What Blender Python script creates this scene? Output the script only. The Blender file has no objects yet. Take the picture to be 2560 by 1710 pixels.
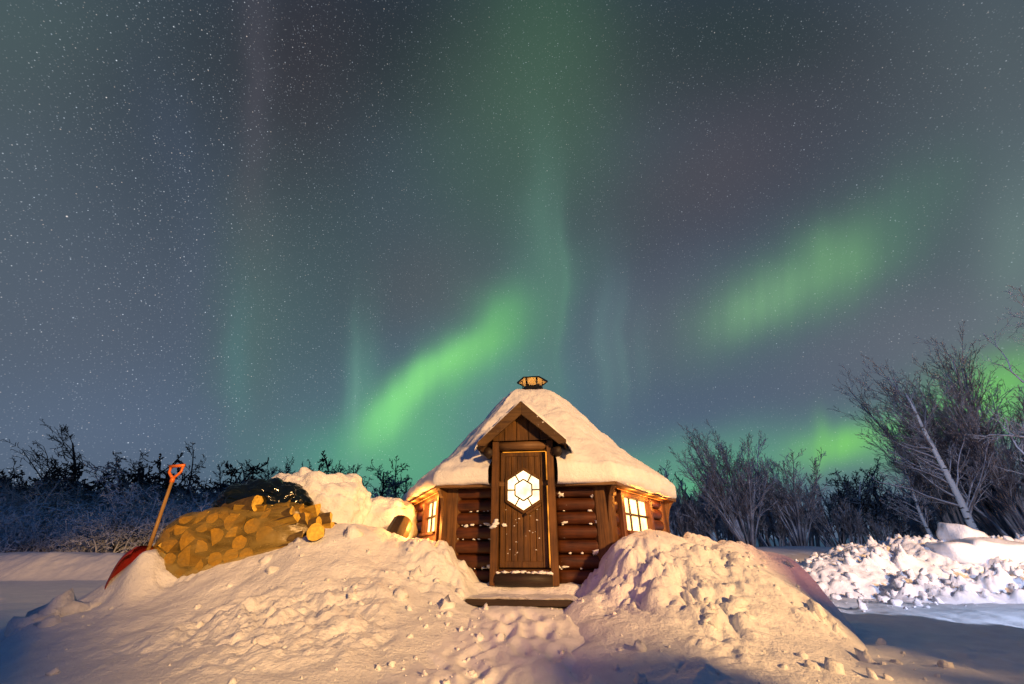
import bpy, bmesh, math, random
import numpy as np
from mathutils import Vector, Matrix, Quaternion

# ------------------------------------------------------------------ camera, world, lights, exposure
sc = bpy.context.scene
col = sc.collection
F_PX, PITCH = 411.5, math.radians(27.55)          # focal length in pixels of a 1024 wide frame; upward tilt
CP, SP = math.cos(PITCH), math.sin(PITCH)
cam_d = bpy.data.cameras.new('camera')
cam = bpy.data.objects.new('camera', cam_d)
col.objects.link(cam)
cam.location = (0, 0, 0)                           # z = 0 is the height of the lens; the snow lies below it
cam.rotation_euler = (math.pi/2 + PITCH, 0, 0)
cam_d.sensor_width = 36.0
cam_d.lens = 36.0*F_PX/1024.0
cam_d.clip_start = 0.05
cam_d.clip_end = 2000
sc.camera = cam
sc.view_settings.view_transform = 'Standard'
sc.view_settings.look = 'None'
sc.view_settings.exposure = 0.0
sc.view_settings.gamma = 1.0
sc.render.engine = 'CYCLES'
sc.cycles.use_denoising = True
sc.cycles.max_bounces = 6
sc.cycles.diffuse_bounces = 3
sc.cycles.glossy_bounces = 2
sc.cycles.transparent_max_bounces = 12
sc.cycles.sample_clamp_indirect = 3.0

def lin(c):
    return tuple(((v/255.0)/12.92 if v <= 10.3 else ((v/255.0+0.055)/1.055)**2.4) for v in c) + (1.0,)

world = bpy.data.worlds.new('World')
sc.world = world
world.use_nodes = True

def build_world():
    nt = world.node_tree
    nt.nodes.clear()
    N = nt.nodes.new
    L = nt.links.new
    def math_(op, a, b=None, clamp=False):
        n = N('ShaderNodeMath'); n.operation = op; n.use_clamp = clamp
        for i, x in enumerate((a, b)):
            if x is None: continue
            if isinstance(x, (int, float)): n.inputs[i].default_value = x
            else: L(x, n.inputs[i])
        return n.outputs[0]
    def dot_(v, c):
        n = N('ShaderNodeVectorMath'); n.operation = 'DOT_PRODUCT'
        L(v, n.inputs[0])
        if isinstance(c, tuple): n.inputs[1].default_value = c
        else: L(c, n.inputs[1])
        return n.outputs['Value']
    tc = N('ShaderNodeTexCoord')
    d = tc.outputs['Generated']
    # the northern sky is charted on the plane tangent to the sky sphere at azimuth north, elevation 27.55 degrees
    w = math_('MAXIMUM', dot_(d, (0, CP, SP)), 0.12)
    u = math_('DIVIDE', dot_(d, (1, 0, 0)), w)
    v = math_('DIVIDE', dot_(d, (0, -SP, CP)), w)
    X = math_('ADD', math_('MULTIPLY', u, F_PX), 512.0)
    Y = math_('SUBTRACT', 342.0, math_('MULTIPLY', v, F_PX))
    cx = N('ShaderNodeCombineXYZ'); L(X, cx.inputs[0]); L(Y, cx.inputs[1])
    chart0 = cx.outputs[0]
    nz = N('ShaderNodeTexNoise'); nz.inputs['Scale'].default_value = 0.008; nz.inputs['Detail'].default_value = 2.0
    L(chart0, nz.inputs['Vector'])
    s = N('ShaderNodeVectorMath'); s.operation = 'MULTIPLY_ADD'
    L(nz.outputs['Color'], s.inputs[0]); s.inputs[1].default_value = (40, 40, 0); s.inputs[2].default_value = (-20, -20, 0)
    ad = N('ShaderNodeVectorMath'); ad.operation = 'ADD'; L(chart0, ad.inputs[0]); L(s.outputs[0], ad.inputs[1])
    chart = ad.outputs[0]
    # base tone from the zenith down to the horizon
    yr = math_('DIVIDE', math_('ADD', Y, 200.0), 800.0, True)
    ramp = N('ShaderNodeValToRGB'); ramp.color_ramp.interpolation = 'B_SPLINE'
    stops = [(-200, (26, 62, 112)), (-110, (32, 62, 100)), (0, (50, 57, 63)), (140, (64, 69, 77)), (280, (86, 88, 97)), (400, (104, 111, 122)),
             (480, (100, 118, 142)), (560, (88, 112, 146)), (600, (88, 112, 146))]
    el = ramp.color_ramp.elements
    while len(el) > 1: el.remove(el[-1])
    for i, (y, c) in enumerate(stops):
        e = el[0] if i == 0 else el.new(0.5)
        e.position = (y+200)/800.0; e.color = lin(c)
    L(yr, ramp.inputs[0])
    acc = ramp.outputs[0]
    # vertical ray structure of the curtains
    ms = N('ShaderNodeMapping'); ms.inputs['Scale'].default_value = (0.045, 0.0030, 1); L(chart0, ms.inputs['Vector'])
    rn = N('ShaderNodeTexNoise'); rn.inputs['Scale'].default_value = 1.0; rn.inputs['Detail'].default_value = 3.0
    L(ms.outputs[0], rn.inputs['Vector'])
    ray = math_('ADD', math_('MULTIPLY', rn.outputs['Fac'], 1.0), 0.5)
    BL = [  # x, y, sx, sy, rotation (degrees), colour, strength, rays
        # pale outer parts of the sky
        (20, 190, 120, 260, 0, (86, 100, 108), .62, 0), (1010, 250, 110, 330, 0, (96, 110, 116), .7, 0),
        (10, 20, 110, 60, 0, (78, 98, 98), .55, 0),
        (170, 130, 85, 150, 0, (50, 60, 72), .5, 0), (172, 140, 22, 60, -18, (72, 84, 104), .35, 1), (198, 280, 16, 60, 10, (84, 94, 118), .35, 1),
        (390, 40, 110, 80, 0, (38, 46, 54), .65, 0),
        (300, 130, 45, 120, 0, (58, 54, 62), .7, 0), (800, 130, 100, 75, -25, (64, 66, 78), .6, 0),
        (735, 35, 75, 45, 0, (46, 62, 64), .6, 0),
        (700, 185, 75, 42, -25, (80, 77, 85), .65, 0),
        (425, 285, 70, 45, 0, (90, 86, 93), .65, 0), (640, 225, 50, 50, 0, (70, 74, 86), .5, 0), (60, 340, 140, 90, 0, (90, 100, 116), .6, 0), (80, 430, 160, 40, 0, (94, 112, 138), .5, 0), (660, 325, 80, 40, -15, (96, 102, 110), .5, 0), (900, 330, 110, 40, -20, (102, 106, 116), .55, 0),
        (930, 200, 70, 70, 0, (74, 86, 92), .45, 0),
        # wide faint green curtain in the middle
        (545, 30, 48, 110, 4, (62, 92, 76), .75, 0), (530, 130, 70, 90, 8, (76, 102, 88), .6, 0), (490, 180, 60, 60, 0, (70, 96, 88), .4, 0),
        (330, 240, 80, 80, 0, (62, 84, 86), .5, 0),
        # pale columns on the left
        (255, 110, 11, 160, 0, (78, 78, 88), .6, 0), (262, 250, 26, 60, 0, (82, 92, 96), .5, 0),
        (250, 345, 24, 55, 0, (88, 116, 112), .6, 0), (300, 330, 50, 70, 0, (76, 102, 104), .5, 0),
        (238, 375, 9, 45, 0, (84, 122, 124), .55, 0), (330, 420, 70, 50, 0, (88, 120, 126), .4, 0),
        # low green glow over the wood
        (400, 466, 75, 26, 0, (92, 172, 128), .78, 0), (330, 470, 40, 26, 0, (82, 140, 138), .5, 0),
        (415, 436, 55, 24, -25, (98, 172, 132), .6, 0), (360, 420, 12, 60, 3, (104, 164, 140), .45, 0), (354, 415, 3.5, 55, 1, (112, 160, 146), .42, 0), (345, 425, 3, 40, 2, (100, 150, 140), .28, 0), (560, 296, 3.5, 60, -1, (96, 138, 122), .4, 0), (606, 352, 5, 42, 0, (100, 132, 132), .4, 0), (624, 350, 4, 36, 0, (100, 132, 132), .38, 0), (642, 356, 6, 30, 0, (96, 124, 128), .3, 0),
        (510, 385, 60, 60, 0, (96, 146, 140), .55, 0),
        # bright band rising behind the hut
        (445, 384, 85, 22, -40, (104, 176, 130), .66, 1), (402, 402, 38, 10.5, -47, (132, 222, 138), .92, 1), (385, 420, 20, 10, -60, (126, 214, 138), .65, 1),
        (440, 369, 38, 10, -40, (134, 220, 134), .86, 1), (480, 345, 30, 14, -42, (124, 204, 124), .75, 1), (502, 322, 20, 24, -60, (102, 172, 116), .55, 1),
        (548, 270, 11, 80, -3, (92, 130, 116), .6, 0), (530, 300, 18, 60, 0, (86, 124, 112), .5, 0), (614, 345, 11, 45, 0, (96, 122, 128), .55, 0),
        (652, 460, 50, 16, -8, (96, 158, 132), .7, 0), (705, 480, 40, 12, -10, (98, 196, 132), .75, 0),
        # band on the right
        (810, 280, 88, 32, -31, (88, 130, 110), .6, 1), (768, 306, 46, 17, -24, (122, 170, 130), .68, 1), (842, 264, 30, 23, -38, (118, 170, 122), .68, 1),
        (900, 215, 60, 26, -40, (84, 116, 106), .38, 1), (1018, 255, 28, 60, 12, (112, 138, 132), .5, 0),
        (985, 330, 60, 25, -15, (104, 114, 124), .5, 0),
        # low band on the right
        (850, 440, 120, 24, -9, (100, 152, 132), .65, 0), (838, 440, 34, 11, -14, (126, 206, 112), .8, 1), (816, 440, 5, 18, 4, (122, 196, 112), .5, 0),
        (985, 402, 60, 24, -25, (122, 206, 100), .78, 0), (930, 425, 45, 16, -18, (112, 184, 118), .55, 0), (730, 462, 40, 16, -18, (96, 162, 132), .5, 0),
    ]
    for (x, y, sx, sy, rot, c, st, rays) in BL:
        m = N('ShaderNodeMapping'); m.vector_type = 'TEXTURE'
        m.inputs['Location'].default_value = (x, y, 0); m.inputs['Rotation'].default_value = (0, 0, math.radians(rot)); m.inputs['Scale'].default_value = (sx, sy, 1)
        L(chart, m.inputs['Vector'])
        g = math_('EXPONENT', math_('MULTIPLY', dot_(m.outputs[0], m.outputs[0]), -0.5))
        g = math_('MULTIPLY', g, st)
        if rays: g = math_('MULTIPLY', g, ray, True)
        mx = N('ShaderNodeMix'); mx.data_type = 'RGBA'
        L(g, mx.inputs['Factor']); L(acc, mx.inputs['A']); mx.inputs['B'].default_value = lin(c)
        acc = mx.outputs['Result']
    # stars: cells of a Voronoi pattern on the sky sphere
    dens = N('ShaderNodeMapping'); dens.vector_type = 'TEXTURE'
    dens.inputs['Location'].default_value = (180, 200, 0); dens.inputs['Rotation'].default_value = (0, 0, math.radians(8)); dens.inputs['Scale'].default_value = (130, 280, 1)
    L(chart, dens.inputs['Vector'])
    mw = math_('EXPONENT', math_('MULTIPLY', dot_(dens.outputs[0], dens.outputs[0]), -0.5))
    milky = math_('MULTIPLY', math_('ADD', math_('MULTIPLY', mw, 0.42), 0.30), math_('ADD', math_('MULTIPLY', rn.outputs['Fac'], 1.2), .45))
    def stars(scale, rad, gain, colour, seed):
        mp = N('ShaderNodeMapping'); mp.inputs['Location'].default_value = (seed, seed*1.7, seed*.6); mp.inputs['Scale'].default_value = (scale,)*3
        L(d, mp.inputs['Vector'])
        vo = N('ShaderNodeTexVoronoi'); vo.inputs['Scale'].default_value = 1.0
        L(mp.outputs[0], vo.inputs['Vector'])
        r = rad*scale
        a = math_('SUBTRACT', 1.0, math_('DIVIDE', vo.outputs['Distance'], r), True)
        sep = N('ShaderNodeSeparateColor'); L(vo.outputs['Color'], sep.inputs[0])
        br = math_('POWER', sep.outputs[0], 4.5)
        a = math_('MULTIPLY', math_('MULTIPLY', a, br), math_('MULTIPLY', milky, gain))
        cr = N('ShaderNodeValToRGB'); e = cr.color_ramp.elements
        e[0].position = 0; e[0].color = (1, .78, .62, 1); e[1].position = 1; e[1].color = (.72, .84, 1, 1)
        x = e.new(.35); x.color = (.9, .95, 1, 1)
        L(sep.outputs[1], cr.inputs[0])
        m = N('ShaderNodeVectorMath'); m.operation = 'SCALE'; L(cr.outputs[0], m.inputs[0]); L(a, m.inputs['Scale'])
        return m.outputs[0]
    for prm in ((210.0, .0011, 1.3, None, 3.1), (80.0, .0012, 1.9, None, 7.7), (20.0, .0016, 3.4, None, 11.3), (330.0, .0010, .55, None, 17.9)):
        a = N('ShaderNodeVectorMath'); a.operation = 'ADD'; L(acc, a.inputs[0]); L(stars(*prm), a.inputs[1]); acc = a.outputs[0]
    bg = N('ShaderNodeBackground'); bg.inputs['Strength'].default_value = 1.0
    out = N('ShaderNodeOutputWorld')
    L(acc, bg.inputs['Color']); L(bg.outputs[0], out.inputs['Surface'])
build_world()

def lamp(name, kind, loc, target, energy, colour, size, spot=None, blend=.3):
    l = bpy.data.lights.new(name, kind); l.energy = energy; l.color = colour
    l.shadow_soft_size = size
    if spot: l.spot_size = math.radians(spot); l.spot_blend = blend
    o = bpy.data.objects.new(name, l); col.objects.link(o); o.location = loc
    if target: o.rotation_euler = (Vector(target)-Vector(loc)).to_track_quat('-Z', 'Y').to_euler()
    return o
# yard lamp on its post behind the photographer, the white work light and red tail lamp of a car on the road to the right
_d = Vector((math.sin(math.radians(-33))*math.cos(math.radians(50)), math.cos(math.radians(33))*math.cos(math.radians(50)), -math.sin(math.radians(50))))
lamp('yard_lamp', 'SPOT', (14, -18, 7.0), Vector((14, -18, 7.0))+_d, 55000, (1.0, .54, .195), .8, 85.6, .05)
lamp('work_light', 'SPOT', (7.0, 2.2, .9), (7.445, 3.04, .6), 1400, (.66, .74, 1.0), .06, 113, .03)
lamp('tail_lamp', 'SPOT', (9.0, 1.6, 1.5), (2.6, 5.2, .10), 1300, (1.0, .30, .14), .05, 12, .9)
lamp('head_torch', 'SPOT', (-3.6, -3.2, 1.7), (.65, 4.5, -.25), 560, (1.0, .30, .30), .08, 15, .9)
lamp('lantern_glow', 'POINT', (-1.16, 5.52, .34), None, 30, (1.0, .36, .06), .05)     # lantern left in the gap between the snow mounds

# ------------------------------------------------------------------ helpers
rng = random.Random(7)

def tag(o, label=None, cat=None, group=None, kind=None):
    if label: o['label'] = label
    if cat: o['category'] = cat
    if group: o['group'] = group
    if kind: o['kind'] = kind
    return o

def link(name, me, parent=None, mat=None):
    o = bpy.data.objects.new(name, me); col.objects.link(o)
    if parent is not None: o.parent = parent
    if mat is not None: me.materials.append(mat)
    return o

def thing(name, label, cat, loc=(0, 0, 0), rotz=0, group=None):
    o = bpy.data.objects.new(name, None); col.objects.link(o)
    o.empty_display_size = .2
    o.location = loc; o.rotation_euler = (0, 0, rotz)
    return tag(o, label, cat, group)

class MB:
    def __init__(s): s.v = []; s.f = []
    def add(s, vs, fs):
        b = len(s.v); s.v += [tuple(x) for x in vs]; s.f += [tuple(i+b for i in f) for f in fs]
    def box(s, x0, x1, y0, y1, z0, z1, M=None):
        vs = [(x, y, z) for z in (z0, z1) for y in (y0, y1) for x in (x0, x1)]
        if M is not None: vs = [M @ Vector(p) for p in vs]
        s.add(vs, [(0, 2, 3, 1), (4, 5, 7, 6), (0, 1, 5, 4), (2, 6, 7, 3), (0, 4, 6, 2), (1, 3, 7, 5)])
    def bar(s, a, b, w, t, up=(0, 0, 1)):       # box beam from a to b: w across, t along up
        a, b = Vector(a), Vector(b); d = (b-a); Ln = d.length; d.normalize()
        u = Vector(up); u = (u - d*u.dot(d)).normalized(); r = d.cross(u)
        M = Matrix((r, d, u)).transposed().to_4x4(); M.translation = a
        s.box(-w/2, w/2, 0, Ln, -t/2, t/2, M)
    def prism(s, poly, fn, d0, d1):             # polygon (2d) extruded; fn(p, depth) -> 3d
        n = len(poly)
        s.add([fn(p, d0) for p in poly] + [fn(p, d1) for p in poly],
              [tuple(range(n))[::-1], tuple(range(n, 2*n))] + [(i, (i+1) % n, n+(i+1) % n, n+i) for i in range(n)])
    def tube(s, pts, rads, sides=6, cap=True):
        pts = [Vector(p) for p in pts]; n = len(pts); b = len(s.v)
        ref = Vector((0.31, 0.93, .2))
        for i, p in enumerate(pts):
            d = (pts[min(i+1, n-1)]-pts[max(i-1, 0)])
            if d.length < 1e-9: d = Vector((0, 0, 1))
            d.normalize()
            if abs(d.dot(ref)) > .95: r = d.cross(Vector((1, 0, 0)))
            else: r = d.cross(ref)
            r.normalize(); q = d.cross(r)
            for k in range(sides):
                a = 2*math.pi*k/sides
                s.v.append(tuple(p + (r*math.cos(a)+q*math.sin(a))*rads[i]))
        for i in range(n-1):
            for k in range(sides):
                k2 = (k+1) % sides
                s.f.append((b+i*sides+k, b+i*sides+k2, b+(i+1)*sides+k2, b+(i+1)*sides+k))
        if cap:
            s.f.append(tuple(b+k for k in range(sides))[::-1]); s.f.append(tuple(b+(n-1)*sides+k for k in range(sides)))
    def build(s, name, mat, parent=None, smooth=False, bevel=0, M=None):
        me = bpy.data.meshes.new(name); me.from_pydata(s.v, [], s.f)
        bm = bmesh.new(); bm.from_mesh(me)
        bmesh.ops.recalc_face_normals(bm, faces=bm.faces)
        if bevel: bmesh.ops.bevel(bm, geom=list(bm.edges), offset=bevel, segments=1, affect='EDGES', clamp_overlap=True)
        bm.to_mesh(me); bm.free()
        if smooth: me.polygons.foreach_set('use_smooth', [True]*len(me.polygons))
        me.update()
        o = link(name, me, parent, mat)
        if M is not None: o.matrix_local = M
        return o
    def raw(s, name, mat, parent=None, smooth=True):
        me = bpy.data.meshes.new(name); me.from_pydata(s.v, [], s.f)
        if smooth: me.polygons.foreach_set('use_smooth', [True]*len(me.polygons))
        me.update()
        return link(name, me, parent, mat)

def W(px, py, y):
    """point seen at (px, py) of a 1024x683 picture, y metres north of the camera"""
    u = (px-512)/F_PX; v = (342-py)/F_PX
    d = Vector((u, CP - v*SP, SP + v*CP))
    return d*(y/d.y)

# gradient noise in numpy
_P = np.random.RandomState(5).permutation(256); _P = np.concatenate([_P, _P, _P])
_G = np.random.RandomState(9).normal(size=(256, 3)); _G /= np.linalg.norm(_G, axis=1)[:, None]
def pn(x, y, z=0.0):
    x, y, z = np.broadcast_arrays(np.asarray(x, float), np.asarray(y, float), np.asarray(z, float))
    xi, yi, zi = np.floor(x).astype(int), np.floor(y).astype(int), np.floor(z).astype(int)
    xf, yf, zf = x-xi, y-yi, z-zi
    f = lambda t: t*t*t*(t*(t*6-15)+10)
    u, v, w = f(xf), f(yf), f(zf)
    def g(dx, dy, dz):
        h = _P[_P[_P[(xi+dx) & 255] + ((yi+dy) & 255)] + ((zi+dz) & 255)]
        gr = _G[h]
        return gr[..., 0]*(xf-dx)+gr[..., 1]*(yf-dy)+gr[..., 2]*(zf-dz)
    l = lambda a, b, t: a+(b-a)*t
    return l(l(l(g(0,0,0), g(1,0,0), u), l(g(0,1,0), g(1,1,0), u), v), l(l(g(0,0,1), g(1,0,1), u), l(g(0,1,1), g(1,1,1), u), v), w)*1.5
def fbm(x, y, z=0.0, o=4, s=1.0, g=.5):
    t = 0; a = 1.0
    for i in range(o):
        t = t + a*pn(x*s+i*17.3, y*s-i*9.1, z*s+i*3.7); a *= g; s *= 2.03
    return t
def billow(x, y, z=0.0, o=3, s=1.0, g=.5):
    t = 0; a = 1.0
    for i in range(o):
        t = t + a*np.abs(pn(x*s+i*11.3, y*s+i*5.1, z*s-i*8.7)); a *= g; s *= 2.1
    return t
def ss(a, b, x):
    t = np.clip((np.asarray(x, float)-a)/(b-a), 0, 1); return t*t*(3-2*t)

# ------------------------------------------------------------------ materials
def mat_base(name):
    m = bpy.data.materials.new(name); m.use_nodes = True
    nt = m.node_tree; b = nt.nodes['Principled BSDF']
    return m, nt, b
def nnode(nt, kind, **kw):
    n = nt.nodes.new(kind)
    for k, v in kw.items(): setattr(n, k, v)
    return n

def mat_snow(name, c=(.84, .86, .9), bump=.35, scale=60, rough=.55, sparkle=True, red=0):
    m, nt, b = mat_base(name); L = nt.links.new
    tc = nnode(nt, 'ShaderNodeTexCoord')
    n1 = nnode(nt, 'ShaderNodeTexNoise'); n1.inputs['Scale'].default_value = scale; n1.inputs['Detail'].default_value = 5; n1.inputs['Roughness'].default_value = .65
    n2 = nnode(nt, 'ShaderNodeTexNoise'); n2.inputs['Scale'].default_value = scale*.13; n2.inputs['Detail'].default_value = 4
    L(tc.outputs['Object'], n1.inputs['Vector']); L(tc.outputs['Object'], n2.inputs['Vector'])
    cr = nnode(nt, 'ShaderNodeValToRGB')
    cr.color_ramp.elements[0].position = .3; cr.color_ramp.elements[0].color = (c[0]*.86, c[1]*.87, c[2]*.89, 1)
    cr.color_ramp.elements[1].position = .7; cr.color_ramp.elements[1].color = (*c, 1)
    L(n2.outputs['Fac'], cr.inputs[0]); L(cr.outputs[0], b.inputs['Base Color'])
    b.inputs['Roughness'].default_value = rough
    b.inputs['Specular IOR Level'].default_value = .3
    mx = nnode(nt, 'ShaderNodeMath', operation='MULTIPLY_ADD'); L(n2.outputs['Fac'], mx.inputs[0]); mx.inputs[1].default_value = 2.0; L(n1.outputs['Fac'], mx.inputs[2])
    bp = nnode(nt, 'ShaderNodeBump'); bp.inputs['Strength'].default_value = bump; bp.inputs['Distance'].default_value = .02
    L(mx.outputs[0], bp.inputs['Height']); L(bp.outputs[0], b.inputs['Normal'])
    return m

def mat_wood(name, dark, light, axis='z', rough=.6, frost=.0, spec=.35, grooves=0):
    """planed or log timber: grain stretched along axis, stains, optional frost specks"""
    m, nt, b = mat_base(name); L = nt.links.new
    tc = nnode(nt, 'ShaderNodeTexCoord')
    mp = nnode(nt, 'ShaderNodeMapping')
    k = {'x': (2.2, 34, 34), 'y': (34, 2.2, 34), 'z': (34, 34, 2.2)}[axis]
    mp.inputs['Scale'].default_value = k
    L(tc.outputs['Object'], mp.inputs['Vector'])
    n1 = nnode(nt, 'ShaderNodeTexNoise'); n1.inputs['Scale'].default_value = 1; n1.inputs['Detail'].default_value = 5; n1.inputs['Distortion'].default_value = .8
    L(mp.outputs[0], n1.inputs['Vector'])
    n2 = nnode(nt, 'ShaderNodeTexNoise'); n2.inputs['Scale'].default_value = 5; n2.inputs['Detail'].default_value = 4
    L(tc.outputs['Object'], n2.inputs['Vector'])
    a = nnode(nt, 'ShaderNodeMath', operation='MULTIPLY_ADD'); L(n2.outputs['Fac'], a.inputs[0]); a.inputs[1].default_value = .8
    sb = nnode(nt, 'ShaderNodeMath', operation='SUBTRACT'); L(n1.outputs['Fac'], sb.inputs[0]); sb.inputs[1].default_value = .4
    L(sb.outputs[0], a.inputs[2])
    cr = nnode(nt, 'ShaderNodeValToRGB')
    cr.color_ramp.elements[0].position = .25; cr.color_ramp.elements[0].color = (*dark, 1)
    cr.color_ramp.elements[1].position = .75; cr.color_ramp.elements[1].color = (*light, 1)
    L(a.outputs[0], cr.inputs[0])
    out = cr.outputs[0]
    if frost:
        n3 = nnode(nt, 'ShaderNodeTexNoise'); n3.inputs['Scale'].default_value = 22; n3.inputs['Detail'].default_value = 5; n3.inputs['Roughness'].default_value = .7
        L(tc.outputs['Object'], n3.inputs['Vector'])
        c3 = nnode(nt, 'ShaderNodeValToRGB'); c3.color_ramp.elements[0].position = .72-frost*.2; c3.color_ramp.elements[1].position = .78-frost*.2
        L(n3.outputs['Fac'], c3.inputs[0])
        mx = nnode(nt, 'ShaderNodeMix', data_type='RGBA'); L(c3.outputs[0], mx.inputs['Factor']); L(out, mx.inputs['A']); mx.inputs['B'].default_value = (.75, .77, .8, 1)
        out = mx.outputs['Result']
    L(out, b.inputs['Base Color'])
    b.inputs['Roughness'].default_value = rough; b.inputs['Specular IOR Level'].default_value = spec
    bp = nnode(nt, 'ShaderNodeBump'); bp.inputs['Strength'].default_value = .6; bp.inputs['Distance'].default_value = .006
    L(n1.outputs['Fac'], bp.inputs['Height']); L(bp.outputs[0], b.inputs['Normal'])
    return m

def mat_plain(name, c, rough=.5, metal=0, var=.25, scale=12, bump=0):
    m, nt, b = mat_base(name); L = nt.links.new
    tc = nnode(nt, 'ShaderNodeTexCoord')
    n = nnode(nt, 'ShaderNodeTexNoise'); n.inputs['Scale'].default_value = scale; n.inputs['Detail'].default_value = 5
    L(tc.outputs['Object'], n.inputs['Vector'])
    cr = nnode(nt, 'ShaderNodeValToRGB')
    cr.color_ramp.elements[0].position = .3; cr.color_ramp.elements[0].color = (*[x*(1-var) for x in c], 1)
    cr.color_ramp.elements[1].position = .7; cr.color_ramp.elements[1].color = (*[min(1, x*(1+var)) for x in c], 1)
    L(n.outputs['Fac'], cr.inputs[0]); L(cr.outputs[0], b.inputs['Base Color'])
    b.inputs['Roughness'].default_value = rough; b.inputs['Metallic'].default_value = metal
    if bump:
        bp = nnode(nt, 'ShaderNodeBump'); bp.inputs['Strength'].default_value = bump; bp.inputs['Distance'].default_value = .01
        L(n.outputs['Fac'], bp.inputs['Height']); L(bp.outputs[0], b.inputs['Normal'])
    return m

def mat_lit(name, c, strength, var=.4):
    """a lit pane: misted glass with the lamp-lit room behind"""
    m, nt, b = mat_base(name); L = nt.links.new
    tc = nnode(nt, 'ShaderNodeTexCoord')
    n = nnode(nt, 'ShaderNodeTexNoise'); n.inputs['Scale'].default_value = 7; n.inputs['Detail'].default_value = 4
    L(tc.outputs['Object'], n.inputs['Vector'])
    ma = nnode(nt, 'ShaderNodeMapRange'); L(n.outputs['Fac'], ma.inputs['Value'])
    ma.inputs['From Min'].default_value = .3; ma.inputs['From Max'].default_value = .7
    ma.inputs['To Min'].default_value = strength*(1-var); ma.inputs['To Max'].default_value = strength*(1+var*.4)
    b.inputs['Base Color'].default_value = (.3, .25, .2, 1); b.inputs['Roughness'].default_value = .25
    b.inputs['Emission Color'].default_value = (*c, 1)
    L(ma.outputs['Result'], b.inputs['Emission Strength'])
    return m

def mat_bark(name, bark, snow_amt=.4, snow_c=(.55, .6, .66), low=None, birch=False, frost=.0):
    """bark with snow lying on the upper sides; low = (z0, z1): no snow above z1, full below z0"""
    m, nt, b = mat_base(name); L = nt.links.new
    geo = nnode(nt, 'ShaderNodeNewGeometry'); tc = nnode(nt, 'ShaderNodeTexCoord')
    n = nnode(nt, 'ShaderNodeTexNoise'); n.inputs['Scale'].default_value = 3.0; n.inputs['Detail'].default_value = 4
    L(geo.outputs['Position'], n.inputs['Vector'])
    cr = nnode(nt, 'ShaderNodeValToRGB')
    cr.color_ramp.elements[0].position = .35; cr.color_ramp.elements[0].color = (*[x*.6 for x in bark], 1)
    cr.color_ramp.elements[1].position = .7; cr.color_ramp.elements[1].color = (*[x*1.35 for x in bark], 1)
    L(n.outputs['Fac'], cr.inputs[0])
    out = cr.outputs[0]
    if birch:
        mp = nnode(nt, 'ShaderNodeMapping'); mp.inputs['Scale'].default_value = (5, 5, 16); L(tc.outputs['Object'], mp.inputs['Vector'])
        nb = nnode(nt, 'ShaderNodeTexNoise'); nb.inputs['Scale'].default_value = 1; nb.inputs['Detail'].default_value = 3; L(mp.outputs[0], nb.inputs['Vector'])
        cb = nnode(nt, 'ShaderNodeValToRGB')
        cb.color_ramp.elements[0].position = .34; cb.color_ramp.elements[0].color = (.07, .06, .055, 1)
        cb.color_ramp.elements[1].position = .42; cb.color_ramp.elements[1].color = (.80, .78, .78, 1)
        L(nb.outputs['Fac'], cb.inputs[0]); out = cb.outputs[0]
    sp = nnode(nt, 'ShaderNodeSeparateXYZ'); L(geo.outputs['Normal'], sp.inputs[0])
    up = nnode(nt, 'ShaderNodeMath', operation='MULTIPLY_ADD'); L(n.outputs['Fac'], up.inputs[0]); up.inputs[1].default_value = 1.2; L(sp.outputs[2], up.inputs[2])
    mr = nnode(nt, 'ShaderNodeMapRange'); L(up.outputs[0], mr.inputs['Value'])
    mr.inputs['From Min'].default_value = 1.15-snow_amt; mr.inputs['From Max'].default_value = 1.45-snow_amt
    fac = mr.outputs['Result']
    if low:
        ps = nnode(nt, 'ShaderNodeSeparateXYZ'); L(geo.outputs['Position'], ps.inputs[0])
        ml = nnode(nt, 'ShaderNodeMapRange'); L(ps.outputs[2], ml.inputs['Value'])
        ml.inputs['From Min'].default_value = low[0]; ml.inputs['From Max'].default_value = low[1]
        ml.inputs['To Min'].default_value = 1; ml.inputs['To Max'].default_value = frost
        mm = nnode(nt, 'ShaderNodeMath', operation='MULTIPLY'); L(fac, mm.inputs[0]); L(ml.outputs['Result'], mm.inputs[1]); fac = mm.outputs[0]
    mx = nnode(nt, 'ShaderNodeMix', data_type='RGBA'); L(fac, mx.inputs['Factor']); L(out, mx.inputs['A']); mx.inputs['B'].default_value = (*snow_c, 1)
    L(mx.outputs['Result'], b.inputs['Base Color'])
    b.inputs['Roughness'].default_value = .85; b.inputs['Specular IOR Level'].default_value = .15
    return m

M_snow = mat_snow('snow', scale=55)
M_snow_heap = mat_snow('heap_snow', scale=45, bump=.8)
M_snow_roof = mat_snow('roof_snow', scale=30, bump=.5)
M_snow_ice = mat_snow('ice_snow', c=(.88, .89, .94), scale=28, bump=.6)
M_log = mat_wood('stained_log', (.024, .007, .002), (.098, .029, .007), 'x', .45, frost=.10)
M_post = mat_wood('post_timber', (.042, .017, .004), (.150, .064, .014), 'z', .6)
M_board = mat_wood('door_timber', (.036, .016, .003), (.132, .060, .010), 'z', .5, frost=.0)
M_barge = mat_wood('bargeboard_timber', (.070, .036, .015), (.170, .098, .044), 'x', .6, frost=.35)
M_dark = mat_wood('dark_timber', (.012, .007, .004), (.035, .020, .011), 'x', .6)
M_roofing = mat_plain('roof_felt', (.03, .02, .015), .8)
M_eave = mat_wood('eave_timber', (.10, .05, .02), (.2, .11, .045), 'x', .6)
M_metal = mat_plain('black_metal', (.012, .013, .015), .45, .6)
M_metal_in = mat_plain('sooty_steel', (.42, .40, .38), .6, 0, .05)
M_lead = mat_plain('lead_strip', (.03, .018, .01), .5)
M_pane = mat_lit('lit_pane', (1.0, .62, .22), 4.4, .5)
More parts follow.
